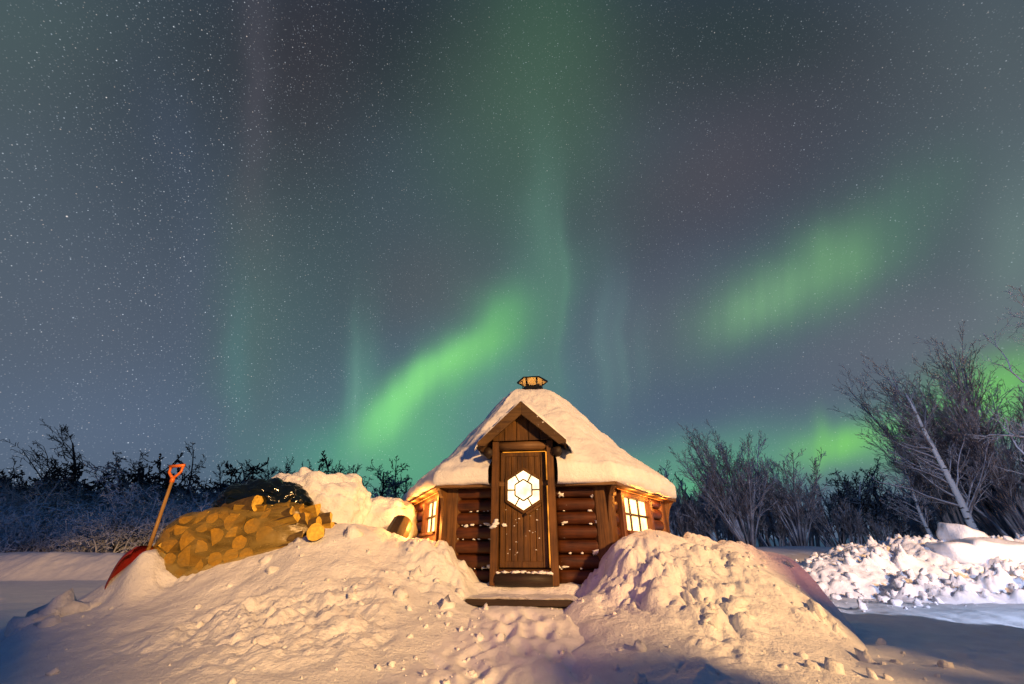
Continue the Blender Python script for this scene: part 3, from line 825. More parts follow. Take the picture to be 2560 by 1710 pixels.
# doorway bay with its gable
DY = -(AP+.30)                                    # front of the door frame
DZ0, DZ1 = -.125-HZ, 1.235-HZ                     # threshold and underside of the gable
def doorway():
    bay = MB()
    bay.box(-.365, -.285, DY, -AP+.05, 0, DZ1); bay.box(.285, .365, DY, -AP+.05, 0, DZ1)
    fr = bay.build('door_frame', M_post, hut, False, .005)
    l = MB(); l.tube([(-.285, DY+.06, DZ1-.045), (.285, DY+.06, DZ1-.045)], [.052, .052], 12)
    l.build('lintel', M_eave, fr, True)
    s = MB(); s.tube([(-.30, DY+.035, .055), (.0, DY+.03, .06), (.30, DY+.035, .055)], [.066, .07, .066], 12)
    s.build('sill_log', M_dark, fr, True)
    t = MB(); t.box(-.284, .284, DY+.03, DY+.2, DZ0-.022, DZ0+.004); t.build('threshold', M_board, fr, False, .004)
    # door leaf: vertical planks inside a frame of rails
    yf = DY+.085
    d = MB(); x0, x1, z0, z1 = -.272, .262, DZ0+.02, DZ1-.115
    n = 6; w = (x1-x0-.12)/n
    for k in range(n):
        d.box(x0+.06+k*w+.002, x0+.06+(k+1)*w-.002, yf+.010, yf+.03, z0+.05, z1-.04)
    leaf = d.build('door', M_board, hut, False, .003)
    r = MB()
    r.box(x0, x0+.058, yf, yf+.035, z0, z1); r.box(x1-.058, x1, yf, yf+.035, z0, z1)
    r.box(x0+.058, x1-.058, yf+.002, yf+.035, z1-.05, z1); r.box(x0+.058, x1-.058, yf+.002, yf+.035, z0, z0+.06)
    r.build('door_rail', M_board, leaf, False, .004)
    hx, hz = .0, z0+.79
    def hexa(sx, sz): return [(hx, hz+sz), (hx+sx, hz+sz*.5), (hx+sx, hz-sz*.5), (hx, hz-sz), (hx-sx, hz-sz*.5), (hx-sx, hz+sz*.5)]
    o1, i1 = hexa(.215, .255), hexa(.182, .217)
    tr = MB()
    for k in range(6):
        a, b, c, e = o1[k], o1[(k+1) % 6], i1[(k+1) % 6], i1[k]
        tr.prism([a, b, c, e], lambda p, q: (p[0], q, p[1]), yf-.018, yf+.009)
    tr.build('window_trim', M_board, leaf, False, .003)
    p = MB(); p.prism(hexa(.186, .221), lambda p, q: (p[0], q, p[1]), yf-.004, yf+.004); p.build('window_pane', M_pane_door, leaf)
    g = MB(); i2 = hexa(.098, .118)
    for k in range(6):
        a, b = i2[k], i2[(k+1) % 6]; g.bar((a[0], yf-.0105, a[1]), (b[0], yf-.0105, b[1]), .016, .010, (0, -1, 0))
    for k in range(6):
        if k in (1, 4):
            a = ((i1[k][0]+i1[(k+1) % 6][0])/2, (i1[k][1]+i1[(k+1) % 6][1])/2); b = ((i2[k][0]+i2[(k+1) % 6][0])/2, (i2[k][1]+i2[(k+1) % 6][1])/2)
        else:
            a = ((i1[k][0]+i1[(k+1) % 6][0])/2, (i1[k][1]+i1[(k+1) % 6][1])/2); b = ((i2[k][0]+i2[(k+1) % 6][0])/2, (i2[k][1]+i2[(k+1) % 6][1])/2)
        g.bar((a[0], yf-.0108, a[1]), (b[0], yf-.0108, b[1]), .015, .010, (0, -1, 0))
    g.build('glazing_bar', M_lead, leaf)
    h = MB(); h.bar((.03, yf-.045, hz-.262), (.195, yf-.045, hz-.170), .03, .028, (0, 0, 1)); h.bar((.05, yf-.03, hz-.25), (.05, yf+.01, hz-.25), .022, .022); h.bar((.18, yf-.03, hz-.178), (.18, yf+.01, hz-.178), .022, .022)
    h.build('handle', M_board, leaf, False, .004)
    gp = MB(); gp.box(x1+.006, .2845, yf+.022, yf+.03, z0, z1+.005); gp.box(x0+.02, x1+.006, yf+.022, yf+.03, z1+.004, z1+.012); gp.build('gap_glow_strip', M_gap_glow, leaf)  # glowing strips imitate room light leaking round the door leaf
    bk = MB(); bk.box(-.284, .284, yf+.045, yf+.06, z0-.02, DZ1-.01); bk.build('door_back', M_dark, leaf)
    # gable: boards, bargeboards, small roof, its snow
    gw, gz0, ga = .525, DZ1-.03, 1.70-HZ            # half width, foot height, apex
    gy = DY-.10
    sl = (ga-gz0)/gw
    gb = MB(); nb = 5
    for k in range(nb):
        a = -.36+.72*k/nb+.003; b = -.36+.72*(k+1)/nb-.003
        top = lambda x: ga-.06-abs(x)*sl
        pl = [(a, DZ1+.01), (b, DZ1+.01), (b, max(DZ1+.012, top(b)))] + ([(0, top(0))] if a < 0 < b else []) + [(a, max(DZ1+.012, top(a)))]
        gb.prism(pl, lambda p, q: (p[0], q, p[1]), DY+.01, DY+.035)
    ge = gb.build('gable', M_board, hut, False, .002)
    for s_ in (-1, 1):
        bb = MB()
        dep = .125
        pl = [(0, ga), (s_*gw, gz0), (s_*gw, gz0-.035), (s_*(gw-.09), gz0-.045), (0, ga-dep*1.35)]
        bb.prism(pl, lambda p, q: (p[0], q, p[1]), gy-.02, gy+.014)
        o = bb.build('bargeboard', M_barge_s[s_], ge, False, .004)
        rs = MB()
        pl = [(0, ga-.012), (s_*(gw-.004), gz0-.012), (s_*(gw-.004), gz0-.05), (0, ga-.05)]
        rs.prism(pl, lambda p, q: (p[0], q, p[1]), gy+.0145, -.9)
        rs.build('gable_roof', M_eave, ge)
        # round purlin end under the foot of the gable roof
        pu = MB(); pu.tube([(s_*(gw-.115), gy+.06, gz0-.10), (s_*(gw-.115), -AP+.3, gz0-.10)], [.055, .055], 12); pu.build('purlin', M_dark, ge, True)
    # snow on the little roof
    X, Y = np.meshgrid(np.linspace(-.56, .60, 90), np.linspace(gy-.015, -.55, 100))
    z = ga - np.sqrt(X*X+.0016)*sl + .035
    back = ss(0, .9, Y-gy)
    z = z + (.035+.10*back)*(1+.6*fbm(X, Y, 3, 3, 3)) + .015*fbm(X, Y, 8, 3, 8)
    fr_e = ss(0, .10, Y-gy); z = z-.05*(1-fr_e)*(1+.8*fbm(X, Y, 2, 2, 9))
    edge = ss(.50, .60, np.abs(X)+.02*fbm(X, Y, 4, 2, 6)); z = z-.10*edge
    n_, m_ = X.shape
    V = np.stack([X, Y, z], -1).reshape(-1, 3).tolist(); Lb = len(V)
    zb = ga-np.abs(X)*sl-.03
    V += np.stack([X*.97, Y+.004, zb], -1).reshape(-1, 3).tolist()
    F = []
    I = lambda i, j: i*m_+j
    for i in range(n_-1):
        for j in range(m_-1):
            F.append((I(i, j), I(i, j+1), I(i+1, j+1), I(i+1, j)))
    for j in range(m_-1):
        F.append((I(0, j), Lb+I(0, j), Lb+I(0, j+1), I(0, j+1)))
    for i in range(n_-1):
        F.append((I(i, 0), I(i+1, 0), Lb+I(i+1, 0), Lb+I(i, 0))); F.append((I(i, m_-1), Lb+I(i, m_-1), Lb+I(i+1, m_-1), I(i+1, m_-1)))
    me = bpy.data.meshes.new('gable_snow'); me.from_pydata(V, [], F); me.polygons.foreach_set('use_smooth', [True]*len(me.polygons)); me.update()
    link('gable_snow', me, ge, M_snow_roof)
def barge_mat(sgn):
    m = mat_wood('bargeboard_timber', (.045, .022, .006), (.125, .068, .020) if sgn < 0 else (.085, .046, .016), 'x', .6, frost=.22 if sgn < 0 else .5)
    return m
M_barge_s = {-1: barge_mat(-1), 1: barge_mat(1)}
doorway()

def chimney():
    def ring(r, z, off=0): return [(r*math.cos(math.radians(60*k+off)), r*math.sin(math.radians(60*k+off)), z) for k in range(6)]
    zt = 2.64-HZ
    mb = MB(); vs = ring(.185, 2.3-HZ)+ring(.185, zt)+ring(.165, zt)+ring(.165, 2.3-HZ)
    fs = [(a*6+k, a*6+(k+1) % 6, (a+1)*6+(k+1) % 6, (a+1)*6+k) for a in range(3) for k in range(6)]
    mb.add(vs, fs)
    c = mb.build('chimney', M_metal, rf)
    zr = 2.755-HZ
    cp = MB(); vs = ring(.275, zr)+ring(.275, zr+.014)+[(0, 0, zr+.11)]
    fs = [(k, (k+1) % 6, 6+(k+1) % 6, 6+k) for k in range(6)]+[(6+k, 6+(k+1) % 6, 12) for k in range(6)]
    cp.add(vs, fs); cp.build('chimney_cap', M_metal, c)
    ci = MB(); vs = ring(.262, zr+.003)+[(0, 0, zr+.095)]; ci.add(vs, [((k+1) % 6, k, 6) for k in range(6)])
    ci.build('cap_lining', M_metal_in, c)
    rim = MB()
    pr = ring(.268, zr)
    for k in range(6): rim.bar(pr[k], pr[(k+1) % 6], .018, .018)
    rim.build('cap_rim', M_metal, c)
    q = ring(.17, 0)
    for k in (0, 1, 2, 3, 4, 5):
        lg = MB(); lg.bar((q[k][0], q[k][1], zt-.05), (q[k][0]*1.05, q[k][1]*1.05, zr+.03), .03, .012)
        lg.build('cap_leg', M_metal, c)
    o = lamp('hearth_glow', 'POINT', (0, 0, 0), None, 4, (1.0, .42, .06), .04)
    o.parent = c; o.location = (0, 0, zt-.03)
chimney()

# clumps of snow stuck to the front of the hut
def stuck_snow():
    rs = np.random.RandomState(4); sp = []
    for x in (-.88, -.40, .42, .82):
        for k in range(7):
            if rs.rand() < .75:
                z = .02+k*EZ/7
                for q in range(rs.randint(1, 4)): sp.append((x+rs.normal()*.03, -AP-.05+rs.normal()*.012, z+.02*rs.rand(), .012+.026*rs.rand()))
    for q in range(60):
        x = rs.uniform(-.85, .85)
        if abs(x) < .37: continue
        k = rs.randint(0, 6); sp.append((x, -AP-.062, k*EZ/7+.012*rs.rand(), .006+.012*rs.rand()**2))
    for q in range(26): sp.append((rs.uniform(-.24, .24), DY+.094, DZ0+rs.uniform(.1, .62), .003+.005*rs.rand()**2))
    for q in range(26): sp.append((rs.uniform(-.28, .28), DY+.02-.02*rs.rand(), .10+.02*rs.rand(), .01+.02*rs.rand()))
    for q in range(3): sp.append((-.325+.01*q, DY-.002, DZ0+.42+.03*q, .022))
    sp.append((-.22, DY+.08, DZ0+.44, .02))
    o = clods('stuck_snow', sp, M_snow_roof, rough=1.0, sub=2, squash=(1.5, .35, .8)); o.parent = hut; o['kind'] = 'stuff'
    # flatten nothing: they sit half sunk into the timber
stuck_snow()

# snowed-over step in front of the door
def porch():
    st = thing('porch_step', 'snow covered wooden step with a dark front board before the hut door', 'step', (HUT[0], HUT[1], 0), TH)
    y0, y1 = DY-.50, DY+.02
    mb = MB(); mb.box(-.50, .48, y0, y0+.04, -.402, -.350); mb.build('front_board', M_dark, st, False, .004)
    X, Y = np.meshgrid(np.linspace(-.95, .9, 90), np.linspace(y0+.012, y1+.3, 50))
    fo = ss(-.95, -.5, X)*(1-ss(.48, .85, X))
    z = -.338 - .22*(1-fo) + .012*fbm(X, Y, 3, 3, 3.3) + .012*(billow(X, Y, 5, 2, 8)-.2) + .09*ss(y1-.10, y1+.05, Y)*(.5+.5*np.abs(X)/.5)
    V = np.stack([X, Y, z], -1)
    o = sheet('step_snow', X, Y, z, M_snow_heap, st)
    sk = MB(); n = 89
    vs = [(float(X[0, j]), float(Y[0, j]), float(z[0, j])) for j in range(90)] + [(float(X[0, j]), float(Y[0, j])+.02, float(z[0, j])-.02) for j in range(90)]
    sk.add(vs, [(j, j+1, 90+j+1, 90+j) for j in range(89)]); sk.build('snow_edge', M_snow_heap, o, True)
porch()

# ------------------------------------------------------------------ firewood sack, tarpaulin, shovel
M_endgrain = mat_plain('split_wood', (.66, .42, .05), .7, 0, .3, 30, .4)
M_splitwood = mat_wood('split_wood_side', (.16, .09, .012), (.42, .27, .04), 'z', .7)
M_barkwood = mat_plain('firewood_bark', (.09, .055, .015), .85, 0, .5, 18, .6)
M_tarp = mat_plain('black_plastic', (.004, .007, .006), .14, 0, .4, 9, .5)

def mat_film():
    m, nt, b = mat_base('sack_film'); L = nt.links.new
    tc = nnode(nt, 'ShaderNodeTexCoord'); mp = nnode(nt, 'ShaderNodeMapping'); mp.inputs['Scale'].default_value = (2.2, 2.2, 6); mp.inputs['Rotation'].default_value = (0, .35, .2)
    L(tc.outputs['Object'], mp.inputs['Vector'])
    n = nnode(nt, 'ShaderNodeTexNoise'); n.inputs['Scale'].default_value = 1; n.inputs['Detail'].default_value = 6; n.inputs['Distortion'].default_value = 1.2
    L(mp.outputs[0], n.inputs['Vector'])
    b.inputs['Base Color'].default_value = (.27, .19, .045, 1); b.inputs['Roughness'].default_value = .28
    tr = nnode(nt, 'ShaderNodeBsdfTransparent'); tr.inputs['Color'].default_value = (1, .9, .6, 1)
    mr = nnode(nt, 'ShaderNodeMapRange'); L(n.outputs['Fac'], mr.inputs['Value'])
    mr.inputs['From Min'].default_value = .35; mr.inputs['From Max'].default_value = .72; mr.inputs['To Min'].default_value = .30; mr.inputs['To Max'].default_value = .88
    mx = nnode(nt, 'ShaderNodeMixShader'); L(mr.outputs['Result'], mx.inputs[0]); L(tr.outputs[0], mx.inputs[1]); L(b.outputs[0], mx.inputs[2])
    L(mx.outputs[0], nt.nodes['Material Output'].inputs['Surface'])
    bp = nnode(nt, 'ShaderNodeBump'); bp.inputs['Strength'].default_value = .6; bp.inputs['Distance'].default_value = .02; L(n.outputs['Fac'], bp.inputs['Height']); L(bp.outputs[0], b.inputs['Normal'])
    return m
M_film = mat_film()

def log_mesh(r, Ln, seed, kind):
    """split log along local z, end face at z = 0; returns mesh with end grain, split sides and bark"""
    rs = random.Random(seed)
    if kind == 'round': poly = [(r*math.cos(a)*(1+.06*rs.uniform(-1, 1)), r*math.sin(a)*(1+.06*rs.uniform(-1, 1))) for a in [i*math.tau/14 for i in range(14)]]; nb = 14
    elif kind == 'half':
        poly = [(r*1.1*math.cos(a), r*1.5*math.sin(a)-.5*r) for a in [math.pi*i/9 for i in range(10)]]; nb = 9
    else:
        poly = [(1.7*r*math.cos(a)-.7*r, 1.7*r*math.sin(a)-.7*r) for a in [math.pi*.5*i/7 for i in range(8)]] + [(-.75*r+.1*r*rs.uniform(-1, 1), -.75*r)]; nb = 7
    n = len(poly); m = 5
    vs = []
    for j in range(m+1):
        t = j/m
        for (x, y) in poly:
            k = 1+.07*rs.uniform(-1, 1)
            vs.append((x*k, y*k, -Ln*t + (.012*rs.uniform(-1, 1) if 0 < j < m else .006*rs.uniform(-1, 1))))
    me = bpy.data.meshes.new('firewood_log')
    fs = [tuple(range(n)), tuple(m*n+q for q in range(n))[::-1]]
    mi = [0, 0]
    for j in range(m):
        for q in range(n):
            fs.append((j*n+q, (j+1)*n+q, (j+1)*n+(q+1) % n, j*n+(q+1) % n)); mi.append(2 if q < nb else 1)
    me.from_pydata(vs, [], fs)
    bm = bmesh.new(); bm.from_mesh(me); bmesh.ops.recalc_face_normals(bm, faces=bm.faces); bm.to_mesh(me); bm.free()
    for mm in (M_endgrain, M_splitwood, M_barkwood): me.materials.append(mm)
    me.polygons.foreach_set('material_index', mi); me.update()
    return me

def firewood():
    A0, A1 = W(146, 566, 4.72), W(327, 528, 4.98)
    c = (A0+A1)/2 + Vector((0, .12, .02))
    ex = (A1-A0); hl = ex.length/2; ex.normalize()
    ey = Vector((0, 0, 1)).cross(ex).normalized(); ez = ex.cross(ey)
    if ez.z < 0: ez = -ez
    def surf(u, v):                     # u along the sack -1..1, v angle round it (0 front, +90 top)
        uu = np.clip(u, -1, 1)
        hh = .40*(1-np.abs(uu)**3.2)**.5*(1-.26*uu) ; dd = .36*(1-np.abs(uu)**3.5)**.5*(1-.2*uu)
        cs, sn = np.cos(v), np.sin(v)
        e = .72
        y = -dd*np.sign(cs)*np.abs(cs)**e; z = hh*np.sign(sn)*np.abs(sn)**e
        return uu*hl, y, z
    # the sack's film
    U, Vv = np.meshgrid(np.sin(np.linspace(-math.pi/2, math.pi/2, 64)), np.linspace(-math.pi, math.pi, 97))
    x, y, z = surf(U*.999, Vv)
    k = 1+.05*fbm(U*2, np.cos(Vv)*2, np.sin(Vv)*2, 3, 1.6)+.10*np.abs(pn(U*3.5+Vv*1.2, Vv*1.9-U*2, 3.3))+.03*fbm(U*6, Vv*2.5, 2.2, 3, 1.0)
    P = np.array(c)[None, None]+x[..., None]*np.array(ex)+(y*k)[..., None]*np.array(ey)+(z*k)[..., None]*np.array(ez)
    o = sheet('firewood_sack', P[..., 0], P[..., 1], P[..., 2], M_film)
    tag(o, 'large bulging sack of clear film packed with yellow firewood on the snow', 'firewood sack')
    # logs inside, behind the film
    rs = random.Random(12); pts = []
    tries = 0
    while tries < 6000 and len(pts) < 75:
        tries += 1
        u = rs.uniform(-.95, .92); v = rs.uniform(-1.1, 1.35)
        X, Y, Z = [float(q) for q in surf(np.array(u), np.array(v))]
        p = c + ex*X*.985 + ey*Y*.93 + ez*Z*.93
        r = rs.uniform(.055, .085)
        if any((p-q).length < (r+rq)*.92 for q, rq, *_ in pts): continue
        pts.append((p, r, u, v))
    kinds = ['round', 'half', 'quarter', 'round', 'half']
    for i, (p, r, u, v) in enumerate(pts):
        end_on = u < .35 or rs.random() < .3
        kd = rs.choice(kinds)
        me = log_mesh(r, rs.uniform(.26, .34), i, kd)
        lg = link('firewood_log', me)
        nrm = (-ey*0 + ey*(-math.cos(v)) + ez*math.sin(v)).normalized()
        if end_on:
            d = (nrm*.8 + Vector((rs.uniform(-.3, .3)-.1, -.55, rs.uniform(-.25, .25)))).normalized()
            q = d.to_track_quat('Z', 'Y'); q = q @ Quaternion((0, 0, 1), rs.uniform(0, 6.28))
            lg.location = p
        else:
            d = (ex + Vector((rs.uniform(-.2, .2), rs.uniform(-.3, .1), rs.uniform(-.15, .15)))).normalized()
            q = d.to_track_quat('Z', 'Y'); q = q @ Quaternion((0, 0, 1), rs.uniform(0, 6.28))
            lg.location = p + d*.14 + nrm*(-.04)
        lg.rotation_mode = 'QUATERNION'; lg.rotation_quaternion = q
        tag(lg, 'yellow split firewood log packed behind the film of the sack', 'firewood', 'firewood logs inside the sack')
    # two big split pieces and a round lying loose on top
    for (px, py, yy, r, Ln, dirv, kd, lab) in (
            (258, 503, 4.72, .085, .40, (1, -.25, .18), 'half', 'rough split log lying on top of the sack against the black plastic'),
            (297, 517, 4.72, .055, .28, (1, -.25, .22), 'quarter', 'small squared split log lying below the black plastic'),
            (235, 507, 4.7, .05, .30, (-1, -.2, .02), 'quarter', 'thin split log half under the film at the sack top'),
            (316, 532, 4.66, .085, .30, (.35, -1, .1), 'round', 'round log with its end facing out at the right end of the sack')):
        me = log_mesh(r, Ln, int(px), kd); lg = link('firewood_log', me)
        q = Vector(dirv).normalized().to_track_quat('Z', 'Y') @ Quaternion((0, 0, 1), .9)
        lg.rotation_mode = 'QUATERNION'; lg.rotation_quaternion = q; lg.location = W(px, py, yy)
        tag(lg, lab, 'firewood', 'loose firewood on the sack')
firewood()

def blob(name, c, half, mat, seed, amp, e=(.8, .8), res=(72, 40), rot=0, freq=1.5, fold=0, tilt=0):
    """closed rounded body (superellipsoid) with noise relief"""
    U, V = np.meshgrid(np.linspace(-math.pi, math.pi, res[0]), np.linspace(-math.pi/2, math.pi/2, res[1]))
    pw = lambda a, k: np.sign(a)*np.abs(a)**k
    x = pw(np.cos(V), e[1])*pw(np.cos(U), e[0]); y = pw(np.cos(V), e[1])*pw(np.sin(U), e[0]); z = pw(np.sin(V), e[1])
    n = amp*fbm(x+seed, y-seed, z, 5, freq) + fold*np.abs(pn((x+z*.4)*2.6+seed, (y+z)*2.1, z*2))
    x, y, z = x*half[0]*(1+n), y*half[1]*(1+n), z*half[2]*(1+n)
    x = x + tilt*z
    cr, sr = math.cos(rot), math.sin(rot)
    return sheet(name, c[0]+x*cr-y*sr, c[1]+x*sr+y*cr, c[2]+z, mat)
def _pt(px, py, y): return tuple(W(px, py, y))
# black plastic sheet over the woodpile
o = blob('plastic_sheet', _pt(262, 510, 5.12), (.50, .34, .30), M_tarp, 3.3, .10, (.9, .85), (150, 90), .05, 2.6, .24, .1)
tag(o, 'wrinkled glossy black plastic sheet over the woodpile behind the sack', 'plastic sheet')
# snow lying over the woodpile
o = blob('snow_mound', _pt(316, 520, 5.75), (.62, .55, .55), M_snow_heap, 8.1, .14, (.75, .7), (190, 120), .1, 2.0, .14, -.05)
tag(o, 'thick rounded cap of snow over the woodpile behind the black plastic', 'snow mound')
o = blob('snow_mound', _pt(296, 496, 5.95), (.40, .4, .27), M_snow_heap, 5.5, .14, (.8, .8), (130, 80), 0, 2.0, .10)
tag(o, 'low hump of snow on top of the woodpile, farthest back', 'snow mound')
o = blob('snow_mound', _pt(384, 526, 6.3), (.42, .40, .34), M_snow_heap, 6.2, .10, (.7, .6), (130, 80), 0, 2.2, .08)
tag(o, 'smooth snow cap lit orange by the left window of the hut', 'snow mound')
# dark timber sticking out of the snow by the hut
def stump():
    a, b = W(393, 543, 5.45), W(404, 520, 5.6)
    d = (b-a).normalized()
    mb = MB(); pts = [a-d*.15, a, a.lerp(b, .5), b-d*.02, b+d*.02]
    mb.tube(pts, [.13, .135, .14, .125, .07], 9)
    o = mb.build('wood_stump', M_stump, None, False, .004)
    tag(o, 'dark weathered log end sticking out of the snow left of the hut', 'log')
M_stump = mat_wood('weathered_wood', (.018, .012, .006), (.06, .038, .016), 'z', .5, frost=.05)
stump()

def shovel():
    M_red = mat_wood('scuffed_red_plastic', (.16, .010, .009), (.32, .022, .018), 'z', .4, frost=.35)
    M_orange = mat_plain('orange_plastic', (.65, .16, .02), .4, 0, .2, 10)
    M_shaft = mat_wood('shovel_shaft', (.22, .12, .035), (.42, .26, .085), 'z', .5)
    yb = 4.58
    base = W(150, 545, yb+.05); top = W(174.5, 474, yb+.10)
    sh = thing('snow_shovel', 'red bladed snow shovel with wooden shaft and orange grip stuck in the heap', 'snow shovel', tuple(base))
    ax = (top-base); L_ = ax.length; q = ax.to_track_quat('Z', 'X')
    M = q.to_matrix().to_4x4()
    s = MB(); s.tube([(0, 0, -.12), (0, 0, .2), (0, 0, L_*.93)], [.018, .018, .016], 10); s.build('shaft', M_shaft, sh, True, 0, M)
    # D grip in the plane facing the camera
    g = MB()
    right = Vector((1, 0, 0)); axn = ax.normalized(); right = (right-axn*right.dot(axn)).normalized()
    P = lambda a, b: tuple(axn*(L_*a)+right*b)
    g.tube([P(.87, 0), P(.95, 0)], [.023, .023], 10)
    g.tube([P(.93, 0), P(.98, -.035), P(1.03, -.064), P(1.12, -.066)], [.017, .014, .013, .014], 8)
    g.tube([P(.93, 0), P(.98, .035), P(1.03, .064), P(1.12, .066)], [.017, .014, .013, .014], 8)
    g.tube([P(1.125, -.082), P(1.125, 0), P(1.125, .082)], [.017, .018, .017], 10)
    g.build('grip', M_orange, sh, True)
    # curved scoop seen nearly edge on
    b0, b1, b2, b3 = W(150, 546, yb+.04), W(134, 548, yb), W(124, 560, yb-.02), W(109, 596, yb-.03)
    path = []
    for t in np.linspace(0, 1, 16):
        p = b0*(1-t)**3+b1*3*t*(1-t)**2+b2*3*t*t*(1-t)+b3*t**3
        path.append(p-base)
    wdir = Vector((.06, .99, -.08)).normalized()
    bl = MB(); n = len(path); m = 9
    vs = []
    for i, p in enumerate(path):
        tg = (path[min(i+1, n-1)]-path[max(i-1, 0)]).normalized(); nr = tg.cross(wdir).normalized()
        for off in (0, .008):
            for j in range(m):
                s_ = j/(m-1)-.5
                vs.append(p+wdir*(s_*.30)+nr*(off)+nr*(.07*(abs(s_)*2)**4*(-1 if nr.z > 0 else 1)*(1 if i > 1 else .4)))
    fs = []
    for i in range(n-1):
        for k in (0, 1):
            for j in range(m-1):
                a = (i*2+k)*m+j; b = ((i+1)*2+k)*m+j
                fs.append((a, a+1, b+1, b))
        for j in (0, m-1): fs.append(((i*2)*m+j, (i*2+1)*m+j, ((i+1)*2+1)*m+j, ((i+1)*2)*m+j))
    bl.add(vs, fs); bl.build('blade', M_red, sh, True)
shovel()

# ------------------------------------------------------------------ trees
def rperp(d, r):
    while True:
        v = Vector((r.gauss(0, 1), r.gauss(0, 1), r.gauss(0, 1))); v = v-d*v.dot(d)
        if v.length > 1e-3: return v.normalized()

class TP: pass
def grow(r, T, Cc, p, d, L_, rad, lvl, o):
    n = o['seg'][min(lvl, len(o['seg'])-1)]; w = o['wob'][min(lvl, len(o['wob'])-1)]; tr = o['trop'][min(lvl, len(o['trop'])-1)]
    pts = [p.copy()]; ds = [d.copy()]
    for i in range(n):
        d = (d + Vector((r.gauss(0, w), r.gauss(0, w), r.gauss(0, w)+tr))).normalized()
        p = p + d*(L_/n); pts.append(p.copy()); ds.append(d.copy())
    tip = o.get('tip', .25) if lvl else .22
    rads = [max(o['rmin'], rad*(1-(1-tip)*i/n)) for i in range(n+1)]
    (T if lvl == 0 else Cc).tube(pts, rads, 7 if lvl == 0 else 4 if lvl == 1 else 3, lvl == 0)
    if lvl >= o['levels']: return
    k = o['n'][lvl]; t0 = o['t0'][min(lvl, len(o['t0'])-1)]
    for j in range(k):
        t = t0 + (1-t0)*(j+r.random())/k
        f = t*n; i = min(int(f), n-1); q = pts[i].lerp(pts[i+1], f-i); dd = ds[i+1]
        a = math.radians(r.gauss(o['ang'][lvl], o['angv']))
        ax = rperp(dd, r)
        nd = (dd*math.cos(a)+ax*math.sin(a)).normalized()
        l2 = L_*o['ratio'][lvl]*(1-o['fall']*(t-t0)/(1-t0))*r.uniform(.6, 1.15)
        grow(r, T, Cc, q, nd, l2, max(o['rmin'], rads[i]*o['rr']), lvl+1, o)

BIRCH = dict(seg=[9, 5, 4, 3], wob=[.05, .10, .14, .18], trop=[.01, .05, .05, .02], levels=3, n=[32, 9, 6], t0=[.22, .12, .15], ang=[38, 36, 38], angv=10, ratio=[.40, .42, .45], fall=.55, rr=.42, rmin=.0065)
GNARL = dict(seg=[8, 6, 4, 3], wob=[.16, .24, .3, .3], trop=[.05, .08, .06, .03], levels=3, n=[13, 8, 6], t0=[.25, .2, .15], ang=[48, 46, 45], angv=14, ratio=[.48, .5, .45], fall=.45, rr=.5, rmin=.009)
SNOWY = dict(seg=[6, 6, 5, 3], wob=[.16, .2, .26, .25], trop=[.05, -.03, -.05, -.05], levels=3, n=[14, 9, 6], t0=[.12, .15, .1], ang=[58, 50, 48], angv=14, ratio=[.62, .5, .42], fall=.5, rr=.5, rmin=.012)
SLIM = dict(seg=[8, 5, 3, 3], wob=[.06, .14, .2, .2], trop=[.02, .06, .05, .03], levels=3, n=[18, 6, 4], t0=[.25, .15, .15], ang=[42, 40, 40], angv=12, ratio=[.30, .45, .45], fall=.5, rr=.45, rmin=.009)

def tree(px, y, top, style, label, seed, bark, crown, rad=.10, lean=(0, 0), stems=1, spread=.3, group=None, name='bare_tree', twig=None, sink=.1, x=None, cat='tree', tip=None):
    """tree whose root stands y metres north under picture column px and whose tip reaches picture row top"""
    b = W(px, 545, y); bx = b.x if x is None else x
    z0 = float(ground(bx, y))-sink
    H = W(px, top, y).z - z0
    r = random.Random(seed)
    t = thing(name, label, cat, (bx, y, z0), 0, group)
    T, Cc = MB(), MB()
    o = dict(style)
    if twig: o['rmin'] = twig
    if stems == 1:
        d = Vector((lean[0], lean[1], 1)).normalized()
        grow(r, T, Cc, Vector((0, 0, 0)), d, H*.98/max(.6, d.z), rad, 0, o)
    else:
        for s_ in range(stems):
            a = r.uniform(0, math.tau); sp = spread*math.sqrt(r.random())
            d = Vector((math.cos(a)*sp+lean[0], math.sin(a)*sp+lean[1], 1)).normalized()
            grow(r, T, Cc, Vector((math.cos(a)*sp*.5, math.sin(a)*sp*.5, 0)), d, H*r.uniform(.62, 1.0), rad*r.uniform(.6, 1.1), 0, o)
    # bring the tip to the height seen
    zm = max(v[2] for v in T.v+Cc.v); k = H/zm
    for m_ in (T, Cc): m_.v = [(v[0]*k, v[1]*k, v[2]*k) for v in m_.v]
    if stems == 1 or tip is not None:            # let the topmost twig stand where it is seen
        hv = max(T.v+Cc.v, key=lambda v: v[2])
        want = (W(px if tip is None else tip, top, y).x - bx); sh = (want-hv[0])/H; shy = -hv[1]/H
        for m_ in (T, Cc): m_.v = [(v[0]+sh*v[2], v[1]+shy*v[2], v[2]) for v in m_.v]
    T.raw('trunk', bark, t); Cc.raw('crown', crown, t)
    return t

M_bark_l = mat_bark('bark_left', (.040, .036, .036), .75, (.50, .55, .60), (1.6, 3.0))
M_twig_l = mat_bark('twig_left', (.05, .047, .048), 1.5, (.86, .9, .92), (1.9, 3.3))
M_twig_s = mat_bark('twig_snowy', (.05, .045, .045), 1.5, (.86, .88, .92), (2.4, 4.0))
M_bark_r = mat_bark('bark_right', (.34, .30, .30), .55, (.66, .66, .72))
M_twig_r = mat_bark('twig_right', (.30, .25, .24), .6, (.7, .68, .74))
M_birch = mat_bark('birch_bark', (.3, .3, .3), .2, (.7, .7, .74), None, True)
M_twig_d = mat_bark('twig_dark', (.030, .028, .030), .3, (.4, .44, .5))

